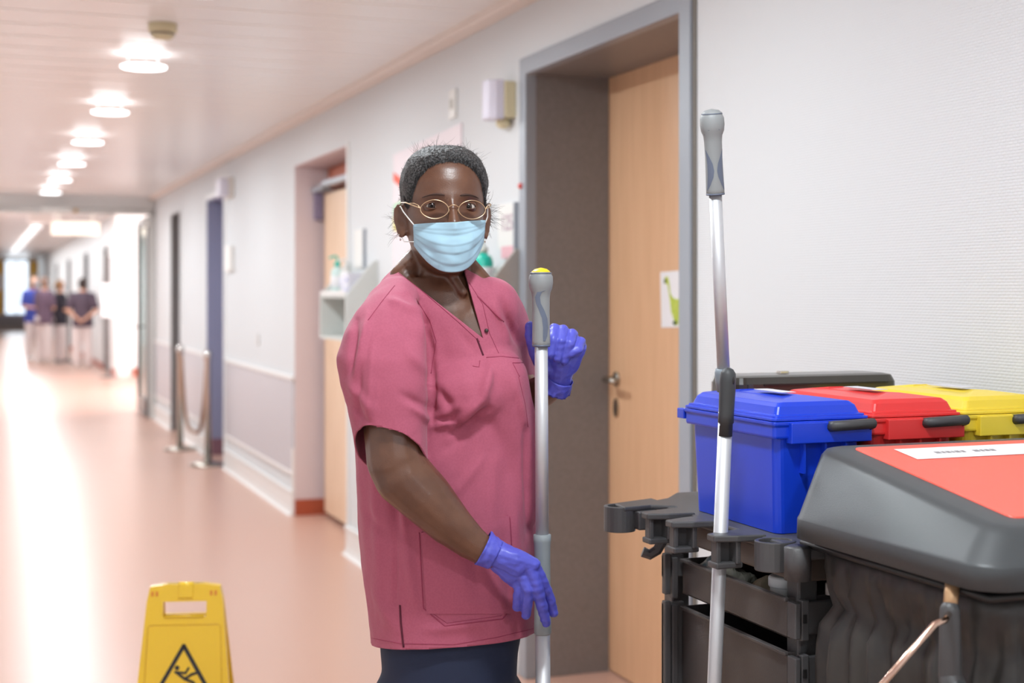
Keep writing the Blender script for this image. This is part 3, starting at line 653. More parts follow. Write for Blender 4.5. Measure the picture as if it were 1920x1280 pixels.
# metal rod, joint and push tube on the front left
MB().tube([(1.20, 1.545, 1.022), (1.19, 1.537, .985)], .0095, 12).build('brass_sleeve', mat('tan_metal', (206, 168, 128), .35, metal=.6), cart, smooth=True)
MB().chain([(1.19, 1.537, .985), (1.19, 1.537, .90), (1.19, 1.527, .88)], [.0135, .015, .02]).build('grey_pivot_post', M_cart, cart, smooth=True)
MB().ell((1.19, 1.527, .872), .020, .024, .030).build('pivot_knuckle', M_hood, cart, smooth=True)
MB().chain([(1.195, 1.517, .860), (1.215, 1.485, .85)], [.014, .010]).build('knuckle_arm', M_hood, cart, smooth=True)
MB().lathe([(0, 0), (.004, .001), (.003, .004), (0, .005)], (1.200, 1.475, .85), (-.5, -1, .2)).build('rivet', M_chrome, cart, smooth=True)
MB().tube([(1.215, 1.485, .851), (1.33, 1.42, .845), (1.5, 1.42, .845)], .0105, 12).build('push_tube', M_chrome, cart, smooth=True)
a, b, c_ = at(1650, 1288, 1.80), at(1752, 1170, 1.80), at(1772, 1162, 1.815)
MB().tube([a + (a - b) * .6, a, b, c_, c_ + Vector((.03, .03, 0))], .0044, 10).build('bent_rod', mat('floor_tinted_steel', (224, 190, 170), .18, metal=1), cart, smooth=True)  # orange floor reflection is put into the rod's colour
# waste bag hanging under the hood
rings = []
nb = 300
for j in range(26):
    z = 1.005 - j * .029; ring_ = []
    raw = rrect(1.222, 1.73, 1.50, 1.915, .05, 6); raw.append(raw[0]); seg_ = [math.hypot(b[0] - a[0], b[1] - a[1]) for a, b in zip(raw[:-1], raw[1:])]
    base = []; tot = sum(seg_)
    for i in range(nb):
        d = tot * i / nb; k = 0
        while d > seg_[k]: d -= seg_[k]; k += 1
        t_ = d / max(seg_[k], 1e-9); base.append((raw[k][0] + (raw[k + 1][0] - raw[k][0]) * t_, raw[k][1] + (raw[k + 1][1] - raw[k][1]) * t_))
    for i, (x, y) in enumerate(base):
        cx, cy = x - 1.476, y - 1.707
        f = noise.noise(Vector((x * 14 + 1.3, y * 14, z * 1.1))) * .030 + noise.noise(Vector((x * 44, y * 44, z * 1.6 + 4))) * .020 + .006 * math.sin(i * 2 * PI / 300 * 34 + 5 * noise.noise(Vector((x * 9, y * 9, z * 1.5))))
        g = .012 * math.exp(-((z - .93) / .03) ** 2) * noise.noise(Vector((x * 50, y * 50, z * 40))) * 2
        nip = -.02 * math.exp(-((z - .925) / .02) ** 2)
        L = math.hypot(cx, cy); k = 1 + (f * min(1, (1.0 - z) * 6) + g + nip) / L
        ring_.append((1.476 + cx * k, 1.707 + cy * k, z))
    rings.append(ring_)
bag = MB().loft(rings[::-1]).build('waste_bag', M_cloth, None, smooth=True)
tag(bag, 'black fabric waste bag hanging in folds under the grey hood', 'bag')
# ---------------------------------------------------------------- three colour buckets
M_stick = mat('pale_sticker', (212, 212, 220), .5)
def bucket(k, rgb, label, dark, lid_rgb=None):
    x0 = 1.222 + .187 * k; y0, y1 = 2.022, 2.315; wx = .163
    bx, bxr = x0, x0 + wx
    t = thing('bucket', label, 'bucket', ((bx + bxr) / 2, (y0 + y1) / 2, DZ), group='lidded buckets on the cart deck')
    M = mat('plastic_' + label.split()[0], rgb, .36, coat=.05)
    def rr(i, z, r=.014): return [(x, y, z) for x, y in rrect(bx + i, bxr - i, y0 + i, y1 - i, r)]
    MB().loft([rr(.006, DZ + .001), rr(.0, DZ + .158)]).build('body', M, t, smooth=False, bevel=.0)
    R = MB().loft([rr(-.008, DZ + .158, .006), rr(-.009, DZ + .162, .006), rr(-.009, DZ + .178, .006), rr(-.0115, DZ + .180, .006), rr(-.0115, DZ + .186, .006), rr(-.0, DZ + .186, .006)])
    R.box(bx - .0115, bx + .0, y1 + .01, y1 + .036, DZ + .166, DZ + .184).box(bx + .0, bxr, y1 + .01, y1 + .030, DZ + .166, DZ + .184)
    R.box(bx + .018, bxr + .009, y0 - .019, y0 - .0, DZ + .150, DZ + .184)
    R.build('rim', M, t, bevel=.0015)
    for q in (.045, .085, .125): MB().box(bx + q, bx + q + .004, y0 - .012, y0 + .002, DZ + .10, DZ + .155).build('rib', M, t)
    def cr(i, z, crown=0):       # crowned in y and rounded in x
        out = []
        for x, y in rrect(bx + i, bxr - i, y0 + i, y1 - i, .008):
            tx = (x - (bx + bxr) / 2) / (wx / 2 - i); ty = (y - (y0 + y1) / 2) / ((y1 - y0) / 2 - i)
            out.append((x, y, z + crown * ((1 - tx * tx) + .35 * (1 - ty * ty))))
        return out
    lid = MB().loft([cr(-.0105, DZ + .187), cr(-.0105, DZ + .191), cr(-.006, DZ + .192), cr(-.006, DZ + .195), cr(.000, DZ + .196), cr(.005, DZ + .209, .002), cr(.012, DZ + .215, .005), cr(.035, DZ + .217, .008), cr(.06, DZ + .218, .008)])
    lo_ = lid.build('lid', M, t, bevel=.0008)
    zt = DZ + .2256
    MB().box((bx + bxr) / 2 - .016, (bx + bxr) / 2 + .012, y0 + .09, y1 - .11, zt, zt + .0008).build('label_sticker', M_stick, lo_)
    hb = MB().tube([(bx + .092, y0 - .014, DZ + .176), (bx + .092, y0 - .028, DZ + .178), (bx + .168, y0 - .028, DZ + .180), (bx + .168, y0 - .014, DZ + .176)], .0088, 10)
    hb.build('handle', mat('dark_handle', (66, 66, 68), .5), t, bevel=.0, smooth=True)
bucket(0, (18, 62, 206), 'blue lidded bucket on the cart, nearest the mop pole', None)
bucket(1, (226, 52, 52), 'red lidded bucket standing between the blue and the yellow one', None)
bucket(2, (240, 212, 60), 'yellow lidded bucket on the cart, nearest the white wall', None)
# black box behind the buckets
t = thing('lockable_box', 'glossy black box with a grooved front edge behind the buckets', 'box', (1.5, 2.44, DZ))
MBK = mat('glossy_black_plastic', (58, 56, 50), .28, coat=.3)
MB().loft([[(x, y, DZ + .001) for x, y in rrect(1.350, 1.722, 2.375, 2.50, .02)], [(x, y, 1.225) for x, y in rrect(1.354, 1.718, 2.378, 2.497, .02)],
           [(x, y, 1.238) for x, y in rrect(1.358, 1.712, 2.384, 2.492, .018)], [(x, y, 1.241) for x, y in rrect(1.37, 1.70, 2.395, 2.48, .015)]]).build('body', MBK, t, smooth=False, bevel=.001)
MB().box(1.41, 1.69, 2.3745, 2.379, 1.222, 1.2255).build('groove', M_black, t)
MB().box(1.375, 1.385, 2.373, 2.38, 1.1, 1.226).build('edge_rib', M_hood, t)
MB().box(1.475, 1.495, 2.425, 2.44, 1.2405, 1.247).build('lock', M_chrome, t, bevel=.001)
# things in the tray
t = thing('jar', 'translucent white round cap in the upper tray', 'jar', (1.245, 2.03, .858))
MB().lathe([(.001, 0), (.023, 0), (.023, .058), (.026, .06), (.026, .074), (.023, .077), (.001, .077)], (1.245, 2.035, .858)).build('cap', mat('milky_plastic', (206, 208, 210), .35), t, smooth=True, bevel=.001)
def crumple(name, c, r, m, label, seed):
    mb = MB().ell(c, r[0], r[1], r[2], n=28, m=18); me = mb.mesh()
    for v in me.vertices:
        d = (v.co - Vector(c)); n_ = noise.noise(v.co * 45 + Vector((seed, 0, 0))); v.co += d * (.45 * n_)
    return tag(link(name, me, m, smooth=False), label, 'cloth')
crumple('cleaning_cloth', (1.24, 2.20, .885), (.03, .05, .040), mat('grey_green_cloth', (176, 182, 170), .9), 'crumpled pale grey cloth behind the mop pole in the upper tray', 2)
crumple('cleaning_cloth', (1.235, 2.27, .885), (.026, .03, .036), mat('patterned_cloth', (206, 210, 204), .9, noise_col=(126, 150, 160), nscale=80), 'crumpled patterned cloth at the far end of the upper tray', 9)
crumple('cleaning_cloth', (1.25, 2.11, .885), (.026, .024, .030), mat('beige_cloth', (170, 160, 136), .9), 'crumpled beige cloth between the cap and the grey cloth', 5)

# ---------------------------------------------------------------- mop poles
def inlay(base, ax, up0, side, pts, wds, rr, parent, name='grip_inlay'):
    """thin strip that lies on the grip: pts (angle deg, height)"""
    a = Vector(side).normalized(); b = ax.cross(a); vs = []; n = len(pts)
    for (ang, h), wd in zip(pts, wds):
        R_ = rr(h) + .0007
        for s in (-1, -.33, .33, 1):
            q = math.radians(ang) + s * wd / R_ / 2
            vs.append(base + ax * h + (a * math.cos(q) + b * math.sin(q)) * R_)
    fs = [(4 * i + k, 4 * i + k + 1, 4 * i + 5 + k, 4 * i + 4 + k) for i in range(n - 1) for k in range(3)]
    return MB().add(vs, fs).build(name, M_inlay, parent, smooth=True)
GP = [(.0135, 0), (.0150, .002), (.0150, .008), (.0145, .03), (.0140, .06), (.0145, .085), (.0155, .095), (.0185, .102), (.0200, .112), (.0195, .123), (.016, .131), (.009, .136), (.001, .137)]
def grip_r(h):
    for (r0, h0), (r1, h1) in zip(GP[:-1], GP[1:]):
        if h0 <= h <= h1: return r0 + (r1 - r0) * (h - h0) / max(h1 - h0, 1e-6)
    return .015
def grip(root, base, ax, capm):
    g = MB().lathe(GP, base, ax, 32).build('grip', M_grip, root, smooth=True)
    MB().lathe([(.0170, .1302), (.0166, .1312), (.011, .1358), (.001, .1376)], base, ax, 32).build('grip_cap', capm, g, smooth=True)
    MB().lathe([(.0174, .1290), (.0176, .1295), (.0172, .1303), (.0165, .1305)], base, ax, 32).build('cap_ring', M_inlay, g, smooth=True)
    MB().lathe([(.0137, -.0015), (.0152, -.0015), (.0153, .0012), (.0137, .0012)], base, ax, 32).build('end_ring', M_inlay, g, smooth=True)
    return g
toward = Vector((-SN, -CS, 0))
# pole in the cart
pt, pb_ = at(1334, 205, 2.30), at(1357, 700, 2.36)
pole = thing('mop_pole', 'silver telescopic mop pole standing in a clip of the cart', 'mop pole', tuple(at(1352, 985, 2.36).xy) + (.2,), group=None)
ax = (pt - pb_).normalized(); gb = pt - ax * .137
MB().tube([gb, pb_], .0105, 24).build('upper_tube', M_alu, pole, smooth=True)
g = grip(pole, gb, ax, M_grip)
for s in (-1, 1):
    inlay(gb, ax, 0, toward, [(s * 62, .006), (s * 48, .014), (s * 36, .026), (s * 32, .036), (s * 36, .048), (s * 50, .060), (s * 68, .072)], [.002, .007, .011, .012, .010, .006, .001], grip_r, g)
    inlay(gb, ax, 0, toward, [(s * 62, .0955), (s * 48, .0975), (s * 32, .1005), (s * 26, .102)], [.004, .006, .005, .002], grip_r, g)
MB().lathe([(.0108, -.03), (.0125, -.03), (.015, -.012), (.015, .002), (.0135, .008), (.0108, .009)], pb_, ax).build('collar', mat('blue_grey_collar', (132, 142, 150), .45), pole, smooth=True)
q0, q1 = at(1365, 703, 2.32), at(1361, 788, 2.325)
lt = at(1340, 1280, 2.36); lb = q1 + (lt - q1) * ((q1.z - .21) / (q1.z - lt.z))
hg = MB().lathe([(.001, .012), (.008, .010), (.0125, .003), (.0135, -.01), (.0130, -.04), (.0125, -.062), (.0130, -.078), (.0115, -.079), (.0115, -.1)], q0, (q0 - q1)).build('dark_grip', mat('dark_grey_grip', (62, 64, 66), .5, bump=.1, bscale=800), pole, smooth=True)
ln = Vector((CS, -SN, 0)) * .6 + toward * .8
MB().ell(q0 + ln * .0105 - Vector((0, 0, .008)), .0035, .0035, .008).build('hanging_hole', M_black, hg, smooth=True)
MB().tube([q1 + Vector((0, 0, .02)), lb], .0118, 24).build('lower_tube', M_alu, pole, smooth=True)
MB().tube([lb, lb + (lb - q1).normalized() * .03], .0135, 16).build('end_cap', M_black, pole, smooth=True)
# pole held by the woman
pt2, pbt = at(1014, 504, 2.33), at(1018, 1280, 2.34)
held = thing('mop_pole', 'silver mop pole with yellow-capped grey grip held by the woman', 'mop pole', tuple(at(1017, 1280, 2.34).xy) + (.0,))
ax2 = (pt2 - pbt).normalized(); gb2 = pt2 - ax2 * .137 * .92
for i in range(len(GP)): GP[i] = (GP[i][0], GP[i][1] * .92)
MB().lathe(GP, gb2, ax2, 32).build('grip', M_grip, held, smooth=True)
g2 = [o for o in held.children][0]
MB().lathe([(.0162, .1306 * .92), (.015, .1325 * .92), (.010, .1368 * .92), (.001, .1392 * .92)], gb2, ax2, 32).build('yellow_cap', mat('yellow_cap_plastic', (244, 206, 30), .4), g2, smooth=True)
MB().lathe([(.0178, .1285 * .92), (.018, .1292 * .92), (.0172, .1305 * .92), (.0160, .1308 * .92)], gb2, ax2, 32).build('cap_ring', M_inlay, g2, smooth=True)
MB().lathe([(.0112, -.0015), (.0142, -.0015), (.0152, .002), (.0112, .002)], gb2, ax2, 32).build('end_ring', M_inlay, g2, smooth=True)
inlay(gb2, ax2, 0, toward, [(18, .008), (24, .016), (30, .03), (24, .045), (4, .058), (-18, .07), (-24, .08), (-10, .088), (22, .0905)], [.004, .008, .010, .010, .009, .008, .009, .008, .002], grip_r, g2)
def pl2(v): return pbt + (pt2 - pbt) * ((1280 - v) / (1280 - 504))
MB().tube([gb2 + ax2 * .01, pl2(1010)], .0109, 24).build('upper_tube', M_alu, held, smooth=True)
c0, c1 = pl2(1188), pl2(1000)
LL = (c1 - c0).length
MB().lathe([(.0128, 0), (.0142, .003), (.0142, LL * .12), (.0135, LL * .4), (.0132, LL * .8), (.0138, LL * .9), (.0145, LL * .93), (.0145, LL - .001), (.011, LL)], c0, ax2, 28).build('locking_sleeve', mat('grey_sleeve_plastic', (138, 146, 149), .5, bump=.1, bscale=900), held, smooth=True)
low = pl2(1180); dn = (pbt - pt2).normalized(); foot = low + dn * ((low.z - .05) / -dn.z)
MB().tube([low, foot], .0124, 24).build('lower_tube', M_alu, held, smooth=True)
MB().chain([foot, foot - Vector((0, 0, .025))], [.016, .012]).build('joint', M_cart, held, smooth=True)
MB().box(foot.x - .2, foot.x + .2, foot.y - .05, foot.y + .05, .004, .022).build('mop_plate', M_cart, held, bevel=.004)
# ---------------------------------------------------------------- the woman
M_skin = mat('dark_brown_skin', (106, 70, 51), .38, spec=.6, noise_col=(95, 61, 44), nscale=26, ndetail=5, bump=.12, bscale=500, sss=.06)
M_hair = mat('short_black_hair', (24, 22, 22), .6, noise_col=(92, 90, 90), nscale=330, ndetail=4, nmix=(.42, .66), bump=1.0, bscale=380)
M_brow = mat('dark_brown_eyebrow', (62, 40, 32), .7)
M_strand = mat('black_hair_strands', (34, 30, 30), .5)
M_tunic = mat('dusty_pink_cotton', (180, 90, 114), .82, noise_col=(175, 86, 110), nscale=300, bump=.15, bscale=1500, sheen=.1)
M_seam = mat('pink_seam_thread', (156, 60, 88), .8)
M_navy = mat('navy_twill', (30, 40, 66), .8, bump=.2, bscale=1500)
M_glove = mat('violet_nitrile', (86, 90, 200), .42, bump=.25, bscale=160, coat=.05)
M_mask = mat('light_blue_mask_fabric', (168, 204, 222), .75, bump=.12, bscale=1800)
M_gold = mat('gold_wire', (232, 204, 166), .28, metal=1)
ZW = 2.40
def W(u, v, dy=0.0): return at(u, v, ZW + dy)
feet = cf(-.115, 2.42, 0)
wom = thing('person', 'woman in a pink tunic, face mask and violet gloves holding a mop pole', 'person', tuple(feet), -TH)

def ering(v, uL, uR, yc, b, n=40, e=2.3, tw=0):
    """horizontal superellipse ring whose silhouette is uL..uR on image row v"""
    d = ZW + yc; xl, xr = (uL - 960) / F * d, (uR - 960) / F * d
    z = CAMH - (v - 549) / F * d; cx, a = (xl + xr) / 2, (xr - xl) / 2
    out = []
    for k in range(n):
        t = 2 * PI * k / n; c, s_ = math.cos(t), math.sin(t)
        x = a * math.copysign(abs(c) ** (2 / e), c); y = b * math.copysign(abs(s_) ** (2 / e), s_)
        out.append(cf(cx + x, d + y + tw * x, z))
    return out
def shrink(rows, k, dz=0): return [ering(v, l + k, r - k, y, b - k * .0009) for v, l, r, y, b in rows]
TR = [(492, 752, 868, .03, .05), (504, 738, 880, .03, .06), (520, 718, 905, .03, .072), (545, 696, 935, .035, .09), (580, 684, 953, .04, .103), (620, 680, 962, .045, .112),
      (660, 680, 974, .05, .120), (700, 676, 986, .05, .126), (750, 672, 997, .05, .132), (820, 668, 1002, .05, .136), (900, 670, 1003, .05, .140), (980, 674, 1003, .05, .142),
      (1060, 681, 1004, .05, .144), (1140, 689, 1004, .05, .146), (1200, 694, 1002, .05, .146), (1262, 699, 1000, .05, .145)]
SR = [(522, 722, 770, -.02, .035), (545, 694, 782, -.05, .055), (580, 668, 792, -.075, .066), (620, 646, 799, -.10, .072), (670, 631, 805, -.115, .074), (720, 640, 806, -.12, .072),
      (780, 655, 800, -.125, .066), (830, 664, 801, -.13, .062), (900, 672, 803, -.132, .060)]
T = MB()
T.loft([ering(*r) for r in TR]); T.loft([ering(*r) for r in SR])
T.chain([W(920, 575, .02), W(935, 620, .07), W(948, 700, .15)], [.052, .058, .056])
T.chain([W(925, 720, -.025), W(948, 830, -.0), W(945, 950, .01)], [.06, .06, .06])     # bust / belly
T.ell(W(880, 735, -.03), .088, .075, .062)
tm = union(T, .0038, 14, .6)
# drapery: hand-placed folds, then cloth noise
def uvz(p):
    d = p.x * SN + p.y * CS; x = p.x * CS - p.y * SN
    return x / d * F + 960, 549 - (p.z - CAMH) / d * F, d
FOLDS = [  # (u0,v0,u1,v1, width px, height mm) a ridge (+) or a groove (-)
    (772, 560, 800, 640, 8, 4), (788, 565, 810, 660, 5, -8), (808, 650, 812, 790, 6, -6), (800, 780, 797, 850, 8, -1),
    (920, 690, 905, 745, 9, 6), (905, 745, 850, 800, 10, 7), (915, 765, 845, 815, 6, -6), (850, 790, 812, 800, 8, 5), (820, 730, 850, 770, 9, -5), (808, 785, 860, 760, 8, 4),
    (690, 590, 668, 700, 7, 4), (668, 600, 655, 700, 6, -5), (700, 640, 690, 830, 9, 3.5), (676, 660, 668, 800, 6, -3.5), (730, 560, 780, 585, 8, 4), (745, 600, 780, 640, 9, -2.5),
    (760, 650, 800, 700, 9, 2.5), (755, 740, 800, 765, 8, -3), (770, 760, 803, 790, 7, 3), (830, 850, 900, 780, 10, -2.5), (905, 860, 850, 930, 9, 2),
    (735, 880, 745, 1000, 9, -4), (752, 900, 760, 1010, 8, 3.5), (700, 880, 715, 1100, 10, 2.5), (742, 1010, 742, 1140, 4, -2.5), (760, 1010, 780, 1140, 9, 3), (690, 960, 720, 1000, 9, -2.5),
    (985, 800, 990, 1000, 6, -4), (960, 700, 985, 800, 7, 3.5), (940, 560, 965, 640, 6, -4), (925, 570, 950, 640, 6, 4), (860, 620, 890, 660, 9, -2), (700, 1100, 740, 1180, 12, 3), (800, 1180, 900, 1170, 10, 2.5),
    (960, 900, 975, 1100, 10, 3), (940, 1000, 960, 1150, 8, -3), (880, 1020, 900, 1120, 14, -2), (650, 720, 700, 770, 9, 3), (655, 760, 700, 800, 7, -3), (930, 850, 920, 1000, 12, 2)]
def seg(pu, pv, a, b, c, d):
    vx, vy = c - a, d - b; L = vx * vx + vy * vy; t = max(0, min(1, ((pu - a) * vx + (pv - b) * vy) / L))
    return math.hypot(pu - a - t * vx, pv - b - t * vy), t
tm.update()
nrm = [v.normal.copy() for v in tm.vertices]
viewdir = Vector((SN, CS, 0))
for v, n in zip(tm.vertices, nrm):
    u_, v_, d_ = uvz(v.co); s = 0
    if n.dot(viewdir) < .35:
        for f in FOLDS:
            if abs(v_ - (f[1] + f[3]) / 2) > abs(f[3] - f[1]) / 2 + 3 * f[4]: continue
            dd, t_ = seg(u_, v_, *f[:4])
            if dd < 3 * f[4]: s += f[5] * math.exp(-(dd / f[4]) ** 2) * (.25 + 2.2 * t_ * (1 - t_) if t_ not in (0, 1) else .25) * 2.3
    q = v.co
    s += 4.0 * noise.noise(Vector((q.x * 9, q.y * 9, q.z * 5))) + 2.6 * noise.noise(Vector((q.x * 24 + 5, q.y * 24, q.z * 11))) + .8 * noise.noise(Vector((q.x * 55, q.y * 55, q.z * 40 + 3)))
    v.co += n * max(-8.5, min(11, s)) * .001
tm.update()
def plane3(a, b, c):
    a, b, c = Vector(a), Vector(b), Vector(c); n = (b - a).cross(c - a).normalized(); return a, n
def camplane(u0, v0, u1, v1):
    """plane through the line of sight of two picture points"""
    a = Vector((0, 0, CAMH)); return plane3(a, at(u0, v0, 2), at(u1, v1, 2))
bm = bmesh.new(); bm.from_mesh(tm)
# hem
hemp = plane3(W(696, 1204, .03), W(1003, 1184, .03), W(850, 1214, -.095))
if hemp[1].z > 0: hemp = (hemp[0], -hemp[1])
bmesh.ops.bisect_plane(bm, geom=bm.verts[:] + bm.edges[:] + bm.faces[:], plane_co=hemp[0], plane_no=hemp[1], clear_outer=True)
# sleeve cuff
cuff = plane3(W(672, 822, -.15), W(800, 853, -.15), W(718, 880, -.09))
if cuff[1].z > 0: cuff = (cuff[0], -cuff[1])
def insleeve(co):
    u_, v_, d_ = uvz(co); x = (u_ - 736) / F * d_
    return 798 + .23 * (u_ - 705) < v_ < 912 and d_ < ZW - .062 and 650 < u_ < 815 and math.hypot(x / .067, (d_ - (ZW - .13)) / .068) < 1.11
gf = [f for f in bm.faces if insleeve(f.calc_center_median()) and uvz(f.calc_center_median())[1] < 905]
ge = set(e for f in gf for e in f.edges); gv = set(v for f in gf for v in f.verts)
bmesh.ops.bisect_plane(bm, geom=list(gv) + list(ge) + gf, plane_co=cuff[0], plane_no=cuff[1])
dl = [f for f in bm.faces if insleeve(f.calc_center_median()) and (f.calc_center_median() - cuff[0]).dot(cuff[1]) > 0]
bmesh.ops.delete(bm, geom=dl, context='FACES')
# V neck: two planes of cut, then the wedge goes
VN = (906, 634)
lpL, lpR = camplane(738, 503, *VN), camplane(874, 517, *VN)
for pl_ in (lpL, lpR):
    gf = [f for f in bm.faces if 470 < uvz(f.calc_center_median())[1] < 660 and 700 < uvz(f.calc_center_median())[0] < 930 and uvz(f.calc_center_median())[2] < ZW + .03]
    ge = set(e for f in gf for e in f.edges); gv = set(v for f in gf for v in f.verts)
    bmesh.ops.bisect_plane(bm, geom=list(gv) + list(ge) + gf, plane_co=pl_[0], plane_no=pl_[1])
def inwedge(co):
    u_, v_, d_ = uvz(co)
    l = 738 + (906 - 738) * (v_ - 503) / (634 - 503); r = 874 + (906 - 874) * (v_ - 517) / (634 - 517)
    if d_ > ZW + .03: return v_ < 506 and 735 < u_ < 884
    return (v_ < 503 and 735 < u_ < 884) or (l < u_ < r and v_ < 634)
bmesh.ops.delete(bm, geom=[f for f in bm.faces if inwedge(f.calc_center_median())], context='FACES')
# slit below the V
bm.normal_update()
me2 = bpy.data.meshes.new('tunic'); bm.to_mesh(me2); bm.free()
tun_bvh = BVHTree.FromPolygons([v.co for v in me2.vertices], [tuple(p.vertices) for p in me2.polygons])
tunic = link('tunic', evaluated(me2, [('SOLIDIFY', dict(thickness=.0025, offset=-1))]), M_tunic, wom, smooth=True)
O = Vector((0, 0, CAMH))
def hit(u, v, off=.001, bvh=None):
    dr_ = (at(u, v, 2) - O).normalized(); p, n, i, d = (bvh or tun_bvh).ray_cast(O, dr_)
    if p is None: return None
    if n.dot(dr_) > 0: n = -n
    return p + n * off
def seam(pts, r=.0008, off=.0002, name='seam', m=None, step=5):
    path = []
    for (a, b), (c, d) in zip(pts[:-1], pts[1:]):
        L = max(1, int(math.hypot(c - a, d - b) / step))
        for k in range(L + 1):
            h = hit(a + (c - a) * k / L, b + (d - b) * k / L, off)
            if h and (not path or (h - path[-1]).length < .02) and (not path or (h - path[-1]).length > 1e-4): path.append(h)
    if len(path) > 2: MB().tube(path, r, 6).build(name, m or M_seam, tunic, smooth=True)
def patch(poly, off, name, m, n=26, thick=.0018):
    """piece of cloth laid on the tunic: quad poly of 4 picture corners"""
    (a, b, c, d) = [Vector(p) for p in poly]; vs = []; ok = True
    for j in range(n + 1):
        for i in range(n + 1):
            s, t_ = i / n, j / n; p = (a * (1 - s) + b * s) * (1 - t_) + (d * (1 - s) + c * s) * t_
            h = hit(p.x, p.y, off)
            if h is None: h = vs[-1] if vs else W(p.x, p.y, -.15)
            vs.append(h)
    fs = [(j * (n + 1) + i, j * (n + 1) + i + 1, (j + 1) * (n + 1) + i + 1, (j + 1) * (n + 1) + i) for j in range(n) for i in range(n)]
    o = MB().add(vs, fs).build(name, m, tunic, smooth=True)
    return o
# large front pocket: raised cloth with its own rim
patch([(790, 998), (952, 966), (962, 1150), (800, 1150)], .0022, 'pocket', M_tunic)
seam([(790, 998), (842, 1003), (905, 990), (952, 966)], .0011); seam([(792, 1020), (860, 1027)], .0006)
seam([(786, 998), (794, 1140), (834, 1173), (942, 1160), (966, 1130), (956, 968)], .0010); seam([(800, 1142), (838, 1168), (940, 1154)], .0005)
seam([(741, 905), (745, 1140)], .0006); seam([(748, 905), (752, 1140)], .0006)
seam([(697, 1196), (752, 1206), (850, 1208), (930, 1195), (1000, 1178)], .0006)
seam([(706, 824), (800, 846)], .0006, step=4)
seam([(748, 512), (800, 552), (860, 604), (899, 640)], .0006); seam([(880, 530), (905, 570), (918, 625), (935, 662)], .0006)
seam([(742, 502), (800, 546), (860, 600), (905, 634)], .0012); seam([(873, 516), (885, 560), (905, 632)], .0012)
seam([(895, 555), (920, 580), (944, 603)], .0012); seam([(912, 670), (940, 668), (978, 672)], .0008)
seam([(961, 680), (974, 706)], .0008); seam([(961, 680), (980, 680)], .0008); seam([(972, 706), (985, 760), (990, 800)], .0007)
seam([(780, 560), (806, 600), (818, 640), (808, 700)], .0006); seam([(740, 535), (716, 565), (690, 600)], .0006)
seam([(886, 686), (898, 688), (900, 676)], .0006)
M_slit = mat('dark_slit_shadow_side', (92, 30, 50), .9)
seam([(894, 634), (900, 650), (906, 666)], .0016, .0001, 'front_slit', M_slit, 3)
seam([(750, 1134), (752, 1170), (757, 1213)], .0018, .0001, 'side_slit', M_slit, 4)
seam([(888, 612), (896, 616), (905, 619), (912, 620)], .0011, .0008, 'neck_clip', mat('dark_metal_clip', (74, 60, 56), .4), 3)
h = hit(911, 620, .002)
if h: MB().ell(h, .0035, .0035, .0035).build('clip_bead', mat('dark_bead', (60, 50, 48), .4), tunic, smooth=True)
seam([(828, 1032), (836, 1038), (845, 1031)], .0006)

# --- head geometry in its own frame -------------------------------------------------
PSI = math.radians(12); ROLL = math.radians(-1)
HC = ((832 - 960) / F * 2.40, 2.405)
def hp(x, f, z):
    return cf(HC[0] + x * math.cos(PSI) + f * math.sin(PSI), HC[1] + x * math.sin(PSI) - f * math.cos(PSI), z)
HP = [(1.432, .020, .080, .00), (1.438, .032, .086, .02), (1.452, .043, .091, .045), (1.472, .053, .092, .062), (1.492, .060, .089, .078), (1.512, .0635, .087, .088), (1.535, .0660, .086, .094),
      (1.560, .0675, .0865, .097), (1.585, .0670, .085, .096), (1.604, .063, .079, .091), (1.620, .0555, .068, .081), (1.632, .043, .052, .064), (1.639, .027, .032, .042), (1.6415, .010, .012, .016)]
def hprof(z):
    for a, b in zip(HP[:-1], HP[1:]):
        if a[0] <= z <= b[0]:
            t_ = (z - a[0]) / (b[0] - a[0]); return [a[i] + (b[i] - a[i]) * t_ for i in (1, 2, 3)]
    return HP[-1][1:] if z > 1.6 else HP[0][1:]
def g2_(x, z, cx, cz, sx, sz): return math.exp(-((x - cx) / sx) ** 2 - ((z - cz) / sz) ** 2)
def headpt(z, phi, off=0.0, feat=True):
    """phi 0 = forward, positive = towards image right"""
    w_, f_, b_ = hprof(z); w_, f_, b_ = w_ + off, f_ + off, b_ + off
    c, s_ = math.cos(phi), math.sin(phi); e = 2.15
    ff = f_ if c > 0 else b_
    x = w_ * math.copysign(abs(s_) ** (2 / e), s_); y = ff * math.copysign(abs(c) ** (2 / e), c)
    if feat and c > 0:
        d = 0
        for sx in (-1, 1):
            d -= .0085 * g2_(x, z, sx * .030, 1.541, .017, .0095)        # eye sockets
            d += .0028 * g2_(x, z, sx * .031, 1.5595, .020, .006)        # brow
            d += .0035 * g2_(x, z, sx * .040, 1.518, .014, .012)        # cheek bones
            d += .0015 * g2_(x, z, sx * .031, 1.528, .014, .004)
        d += .003 * g2_(x, z, 0, 1.547, .008, .012)
        y += d * min(1, c * 1.6)
    return (x, y)
hr = []
zs = [1.432 + .2095 * (1 - math.cos(PI * k / 60)) / 2 for k in range(61)]
zs = sorted(set(zs + [1.50 + .0025 * k for k in range(30)]))
for z in zs: hr.append([hp(*headpt(z, 2 * PI * k / 96), z) for k in range(96)])
B = MB(); B.loft(hr)
# nose
B.chain([hp(0, .083, 1.552), hp(0, .0915, 1.533), hp(0, .1015, 1.512)], [.0062, .0072, .0105])
B.ell(hp(-.0125, .094, 1.508), .0085, .0105, .0075); B.ell(hp(.0125, .094, 1.508), .0085, .0105, .0075)
B.ell(hp(0, .090, 1.47), .022, .012, .012)
